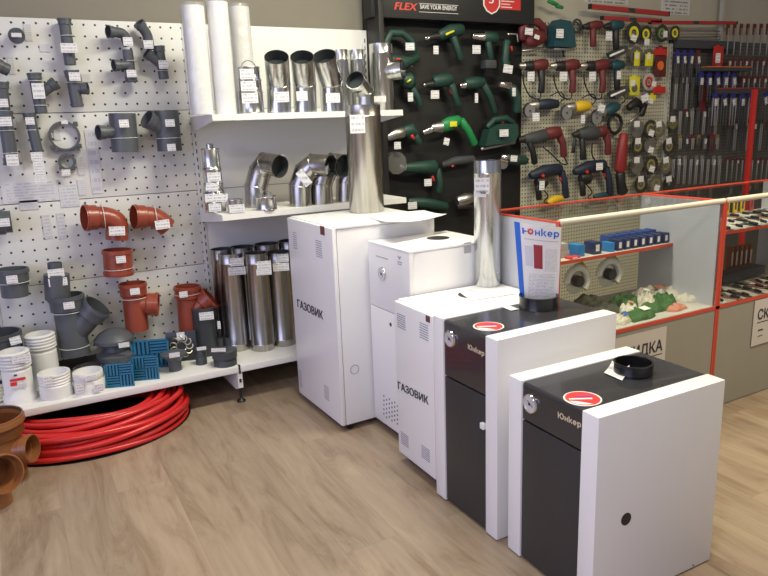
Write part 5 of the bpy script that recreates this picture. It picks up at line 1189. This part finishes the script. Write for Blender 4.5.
wt('rotary_hammer', 'red and dark rotary hammer without tag, right one of the mid-wall pair', PT, oo, [('motor_body', 'rod', ([(597, 132), (606, 131)], [5.5, 5.5]), REDT), ('gear_case', 'rod', ([(578, 134), (588, 133), (598, 133)], [5, 7, 6.5]), SMALL[0]), ('chuck', 'rod', ([(573, 135), (579, 134)], [2.6, 4]), BLACK), ('handle', 'rod', ([(605, 130), (608, 143), (608, 155)], [4.4, 3.6, 3.8]), REDT), ('side_grip', 'rod', ([(582, 138), (583, 150), (583, 160)], [3, 3.2, 3.6]), BLACK), ('depth_bar', 'rod', ([(575, 137), (573, 153)], [1.6, 2]), BLACK), ('power_cord', 'cord', ([(592, 144), (592, 154), (596, 161), (604, 160)], .7), BLACK)])
for (lb, x, y, tg) in (('navy rotary hammer with red trigger, left one, just above the showcase', 530, 176, (542, 185.5, 6, 9, 0)), ('navy rotary hammer with red trigger, right one, with large tag', 574, 172, (599.5, 166.5, 8, 7, 0))):
    wt('rotary_hammer', lb, PT, oo, [('motor_body', 'rod', ([(x, y), (x+14, y-5), (x+31, y-7)], [4, 6.5, 6]), NAVY), ('crank_case', 'rod', ([(x+6, y+6), (x+16, y+6)], [5, 6.5]), BLACK), ('handle', 'rod', ([(x+31, y-5), (x+35, y+8), (x+36, y+22)], [4.4, 3.6, 3.8]), NAVY), ('side_grip', 'rod', ([(x+8, y+8), (x+9, y+24)], [3.4, 3.2]), BLACK), ('trigger', 'rod', ([(x+30, y+1), (x+31, y+5)], [1.8, 1.6]), REDB), ('switch', 'rod', ([(x+12, y-1, .03), (x+14, y+1, .03)], [1.8, 1.8]), REDB), ('power_cord', 'cord', ([(x+12, y+12), (x+18, y+20), (x+14, y+26), (x+22, y+28)], .7), BLACK)], [tg])
wt('hanging_ring', 'black oval ring hanging above the long red polisher', 'ring', .04, [('ring', 'ring', ((615, 124), 9, 1.7), BLACK)])
wt('polisher', 'long bright red polisher hanging upright beside the disc packs', PT, oo, [('motor_body', 'rod', ([(624, 133), (622, 148), (620, 172)], [4.5, 5.6, 6.5]), mat('polisher red', (.24, .02, .02), .45)), ('handle', 'rod', ([(620, 172), (621, 184), (623, 194)], [5.5, 5, 6]), BLACK)])
wt('flat_tool', 'small yellow tool top just above the showcase edge', PT, .06, [('tool_body', 'rod', ([(547, 203), (555, 199), (563, 198)], [3.4, 4, 3]), YEL)])
wt('flat_tool', 'small teal tool just above the showcase edge right of the yellow one', PT, .06, [('tool_body', 'rod', ([(594, 197), (604, 195), (613, 194)], [2.4, 3, 2.6]), TEAL)])
wt('hand_saw', 'black handled tool hanging above the dark disc packs', PT, .06, [('handle', 'rod', ([(628, 108), (636, 102), (644, 106), (641, 116)], [4, 4.6, 4.4, 3.6]), BLACK), ('blade', 'rod', ([(640, 113), (630, 122)], [1.5, 1.2]), STEELB)], [(645, 98, 9, 7, -.4)])
# levels hanging along the top
def level(x0, y0, x1, y1, lb, h=4.4):
    A = aty(x0, y0, YW-.05); B_ = aty(x1, y1, YW-.05); root = thing('spirit_level', lb, 'spirit level', A); s = mpp(A); d = (B_-A).normalized(); u = Vector((-d.z, 0, d.x)); L = (B_-A).length
    bm = NB(); box(bm, (A+B_)/2, (L, .022, h*s), rot=MB((0, 0, 0), d, u.cross(d), u)); part('red_body', bm, mat('dull red level', (.38, .035, .035), .4), root)
    bm = NB(); box(bm, (A+B_)/2-Y_*.012, (.06, .004, h*s*.8), rot=MB((0, 0, 0), d, u.cross(d), u)); part('vial', bm, GREEN, root)
    for p in (A, B_): bm = NB(); box(bm, p, (.012, .024, h*s*1.05), rot=MB((0, 0, 0), d, u.cross(d), u)); part('end_cap', bm, BLACK, root)
level(590, 6.5, 668, 14, 'long red spirit level, topmost of the three at the top of the tool wall')
level(602, 18, 660, 21, 'shorter red spirit level just below the topmost one', 3.6)
level(650, 22.5, 736, 23, 'red spirit level above the steel rails', 3.2)
P_ = aty(676, 6, WALL-.003); bm = NB(); a = aty(662, -12, WALL); b = aty(689, 15.5, WALL); boxc(bm, (a.x, WALL-.002, b.z), (b.x, WALL-.0005, a.z)); tag(obj('wall_notice', bm, printed('wall notice', (.66, .66, .64), (.10, .10, .10), 7, 14, .7), loc=((a.x+b.x)/2, WALL, b.z)), 'white printed notice on the wall above the steel rails', 'notice')
bm = NB(); a = aty(585, -12, WALL); b = aty(628, 5.5, WALL); boxc(bm, (a.x, WALL-.002, b.z), (b.x, WALL-.0005, a.z)); tag(obj('wall_notice', bm, printed('wall notice small', (.60, .60, .56), (.10, .10, .10), 4, 16, .7), loc=((a.x+b.x)/2, WALL, b.z)), 'printed notice at the top edge above the red levels', 'notice')
wt('green_clip', 'green plastic clip lying at the top edge right of the header', 'clip', .04, [('clip_body', 'rod', ([(548, 1), (553, 3), (558, 5)], [1.6, 2.2, 1.6]), GREENB)]); wt('green_clip', 'second green plastic clip nearer the notice', 'clip', .04, [('clip_body', 'rod', ([(556, 6), (563, 7.5)], [2, 1.6]), GREENB)])

# --- disc packs
def disc(px, py, r, m, lb, ring_m=None, tg=None, off=.05, group=None):
    pr = [('disc', 'disc', ((px, py), r, r*.14, .004), m)]
    if ring_m: pr.append(('coloured_ring', 'disc', ((px, py, .005), r*.62, r*.34, .0012), ring_m))
    pr.append(('centre_boss', 'disc', ((px, py, .005), r*.22, 0, .001), STEELB))
    wt('cutting_disc', lb, 'cutting disc', off, pr, [tg] if tg else (), group)
DK = mat('dark abrasive', (.035, .033, .028), .7); GYD = mat('grey abrasive', (.13, .125, .11), .6)
disc(634, 33, 10.5, DK, 'large black disc with yellow ring, top row left', YELB, (634, 38, 7, 6, .4)); disc(646, 34, 8, DK, 'black disc with yellow rim, top row second', YELB, (647, 42, 6, 6, 0))
disc(662, 33.5, 8.5, DK, 'black disc with green and yellow ring, top row third', mat('olive green ring', (.16, .30, .07), .5), (665.5, 34, 5, 6, 0)); disc(675, 33, 7, DK, 'plain black disc, top row right end', YELB)
def card(px, py, w, h, m, lb, tg=None, inner=None, off=.05, group=None, hole=True):
    pr = [('card', 'box', ((px-w/2, py+h/2), (px+w/2, py-h/2), .006), m)]
    if inner: pr.append(('blister', 'disc', ((px, py+h*.12, .006), w*.33, 0, .004), inner))
    pr.append(('hang_tab', 'box', ((px-w*.15, py-h/2), (px+w*.15, py-h/2-1.6), .004), m))
    wt('blister_pack', lb, 'blister pack', off, pr, [tg] if tg else (), group)
disc(636, 56, 9, GYD, 'grey disc with yellow oval card, second row left'); card(637, 59, 6, 14, YELB, 'upright yellow card on the grey disc, second row left', (637, 56, 4, 5, 0), None, .07)
disc(649, 57, 8, GYD, 'grey disc with yellow card, second row centre'); card(649, 60, 8, 12, YELB, 'yellow card on the grey disc, second row centre', (649, 56.5, 4, 5, 0), None, .07)
card(660.5, 62, 13, 30, mat('dark red card', (.10, .02, .02), .5), 'dark card with red top and orange round disc', None, ORNG); card(660.5, 52, 13, 6, REDB, 'red header card above the orange disc', None, None, .06)
card(634.5, 86, 11, 19, YELB, 'yellow card holding a grey pad, third row left', (633, 83, 5, 6, 0), GYD); disc(649, 82, 8.5, mat('pale disc', (.42, .41, .38), .5), 'pale grey disc with red centre, third row', REDB, (654, 84, 5, 5, .2))
card(659, 90, 13, 7, REDB, 'tilted red card right of the pale disc'); card(652, 98, 8, 6, YELB, 'small yellow card low beside the black handled tool', (651, 101, 6, 5, .5))
n_ = [('left', 'centre', 'right')]
rowsD = [(129, [(637, 9), (650.5, 9), (659, 8.5)], 'third'), (146, [(638, 9), (650, 8), (669, 8.5)], 'fourth'), (165, [(637, 9), (651, 9.5), (666, 8.5)], 'fifth'), (184, [(641, 9), (656, 9), (669, 8)], 'lowest')]
for y, L, rn in rowsD:
    for k, (x, r) in enumerate(L):
        disc(x, y, r, GYD if (k+y) % 2 else DK, 'dark cutting disc with tag, %s disc of the %s dark row' % (('left', 'middle', 'right')[k], rn), mat('olive ring', (.25, .22, .08), .5) if (k+y) % 3 else None, (x+(1 if k % 2 else 0), y-(5 if k != 1 else -4), 6.5, 6, (.0, .3, -.1)[k]), .05+.01*k)
disc(673, 123, 6, mat('olive disc', (.14, .15, .05), .6), 'olive green disc with white tag next to the upright', None, (673, 119, 6, 5.5, 0), .05)

# --- drill bits, rails and hand tools at the right
RAILS = thing('steel_rail_bundle', 'bundle of level steel rails beneath the red spirit level', 'steel rails', aty(678, 34, YW-.05)); 
for k in range(4):
    a = aty(678, 31+k*2.8, YW-.05); b = aty(720, 31.5+k*2.6, YW-.05); bm = NB(); rod(bm, [a, b], [.0055, .0055], n=6); part('rail', bm, STEELB if k % 2 == 0 else GREY, RAILS)
a = aty(676, 48, YW-.04); b = aty(737, 42, YW-.04); bm = NB(); boxc(bm, (a.x, YW-.06, a.z), (b.x, YW-.02, b.z)); tag(obj('hanging_bar', bm, SMALL[0], loc=(a.x, YW-.04, a.z)), 'dark bar below the bundle of steel rails', 'bar')
def bitpack(px, py, w, h, m, L, lb, group, rods=2, rm=None, off=.06, name='drill_bit_pack', tagw=True):
    A = aty(px, py, YW-off); root = thing(name, lb, 'drill bits' if 'drill' in name else 'hand tool', A, 0, group); s = mpp(A)
    bm = NB(); boxc(bm, A+Vector((-w*s/2, -.002, -h*s*.62)), A+Vector((w*s/2, .002, h*s*.55))); part('card', bm, m, root)
    bm = NB(); rod(bm, [A+Vector((0, -.004, h*s*.35)), Vector((A.x, YW+.012, A.z+h*s*.35+.003))], [.0018, .0018], n=6); part('peg_hook', bm, STEELB, root)
    for k in range(rods):
        x = (k-(rods-1)/2)*w*s*.5; bm = NB(); rod(bm, [A+Vector((x, -.006, h*s*.1)), A+Vector((x, -.006, -L*s))], [.0065, .005], n=6); part('bit', bm, rm or SMALL[0], root)
    if tagw:
        bm = NB(); box(bm, A+Vector((0, -.012, -h*s*.30)), (w*s*.55, .0012, h*s*.6), rot=Matrix.Rotation(random.uniform(-.3, .3), 4, 'Y')); part('price_tag', bm, TAG, root)
SIL = SMALL[2]
for k in range(4): bitpack(677+k*7, 56.5, 6, 11, BLUEC if k != 3 else REDT, 26, nth(k, 4)+' drill bit pack in the upper row of dark blue cards', 'blue cards, upper row', 2, None, .06)
card(718, 56, 11, 19, REDB, 'tall red pack with white picture below the steel rails', (718, 58, 6, 9, 0), None, .08)
for k in range(5): bitpack(701+k*8.2, 78, 7.4, 11, BLUEC, 22, nth(k, 5)+' drill bit pack in the middle row of dark blue cards', 'blue cards, middle row', 2, SIL if k > 2 else None, .09)
for k in range(5): bitpack(715+k*9, 99, 8.2, 11, BLUEC, 26, nth(k, 5)+' drill bit pack in the lowest row of dark blue cards', 'blue cards, lowest row', 3, None if k % 2 else SIL, .12)
bitpack(765, 97, 8, 12, BLUEC, 26, 'drill bit pack on a dark blue card, right of the red post', None, 3, None, .12)
for (x0, x1, y, lb) in ((697, 742, 69.5, 'red topped dark rail over the middle row of blue cards'), (712, 757, 91, 'red topped dark rail over the lowest row of blue cards')):
    a = aty(x0, y-1.5, YW-.05); b = aty(x1, y+2.5, YW-.05); bm = NB(); boxc(bm, (a.x, YW-.13, b.z), (b.x, YW-.01, a.z)); q = thing('shelf_rail', lb, 'rail', a); part('rail_body', bm, SMALL[0], q)
    bm = NB(); boxc(bm, (a.x, YW-.132, a.z), (b.x, YW-.09, a.z+.006)); part('red_strip', bm, ORNG if x0 == 697 else REDB, q)
for k in range(7): bitpack(728+k*6.6, 29, 5, 9, REDT, 25, nth(k, 7)+' steel chisel with red handle hanging in the top right row', 'red handled chisels', 1, SIL, .06, 'chisel', False)
for k in range(8): bitpack(729+k*5.6, 61.5, 5, 6, REDT, 14, nth(k, 8)+' small steel bit on red clip in the row under the chisels', 'bits on red clips, upper', 1, SIL, .06, 'drill_bit_pack', k % 3 == 0)
for k in range(6): bitpack(743+k*5.4, 79, 5, 6, REDT, 12, nth(k, 6)+' small steel bit on red clip right of the blue cards', 'bits on red clips, middle', 1, SIL, .06, 'drill_bit_pack', k % 2 == 0)
for k in range(10): bitpack(727+k*5.0, 160.5, 4.2, 4.5, REDT, 20, nth(k, 10)+' steel spanner on red clip, bottom row by the red stand', 'spanners on red clips', 1, SIL if k % 2 else GREY, .06, 'spanner', k % 4 == 2)
# darker packs between upright and blue rows
for j, (y, n, x0, dx, L, ms) in enumerate([(78, 4, 676, 5.5, 30, (SMALL[0], DK)), (112, 7, 680, 6.0, 22, (SMALL[0], REDT, GREY)), (139, 7, 680, 6.2, 10, (YEL, SMALL[0], ORNG)), (160, 9, 673, 5.8, 24, (SMALL[0], SIL, GREY))]):
    for k in range(n):
        bitpack(x0+k*dx, y, 4.6, 8, ms[k % len(ms)] if j != 2 else (mat('tan card', (.24, .17, .07), .6), SMALL[0], REDT)[k % 3], L, nth(k, n)+(' long dark rod pack hanging right of the slotted upright', ' dark rod pack in the row under the long dark rods', ' short pack in the tan and dark middle row at right', ' silver and dark rod pack hanging just above the second showcase')[j], ('long dark rods', 'dark rods second row', 'short packs', 'rods above the showcase')[j], 2, (SMALL[0], SMALL[0], SMALL[0], SIL)[j] if k % 2 else GREY, .05, 'rod_pack', k % 3 == 1)
for k in range(7): bitpack(729+k*6.4, 124, 5, 8, (REDT, SMALL[0], DK)[k % 3], 26, nth(k, 7)+' slim dark tool between the lowest blue cards and the spanners', 'slim dark tools', 2, GREY if k % 2 else SMALL[0], .07, 'screwdriver_pack', k % 3 == 1)
card(703, 98, 8, 30, REDT, 'tall dull red pack left of the lowest row of blue cards', None, None, .05); card(712, 141, 6, 22, REDT, 'narrow dull red pack beside the tan packs', None, None, .05)
# red post standing in front
a = aty(755, 90, 3.2); b = aty(747.5, 176, 3.2); bm = NB(); boxc(bm, (a.x-.012, 3.18, 0), (a.x+.010, 3.22, 1.46), .003); rp = thing('red_stand', 'narrow red upright stand in front of the tool wall at the right', 'stand', (a.x, 3.2, 0)); part('post', bm, REDB, rp)
bm = NB(); boxc(bm, (a.x-.10, 3.12, 0), (a.x+.10, 3.28, .02), .004); part('base_plate', bm, REDB, rp)
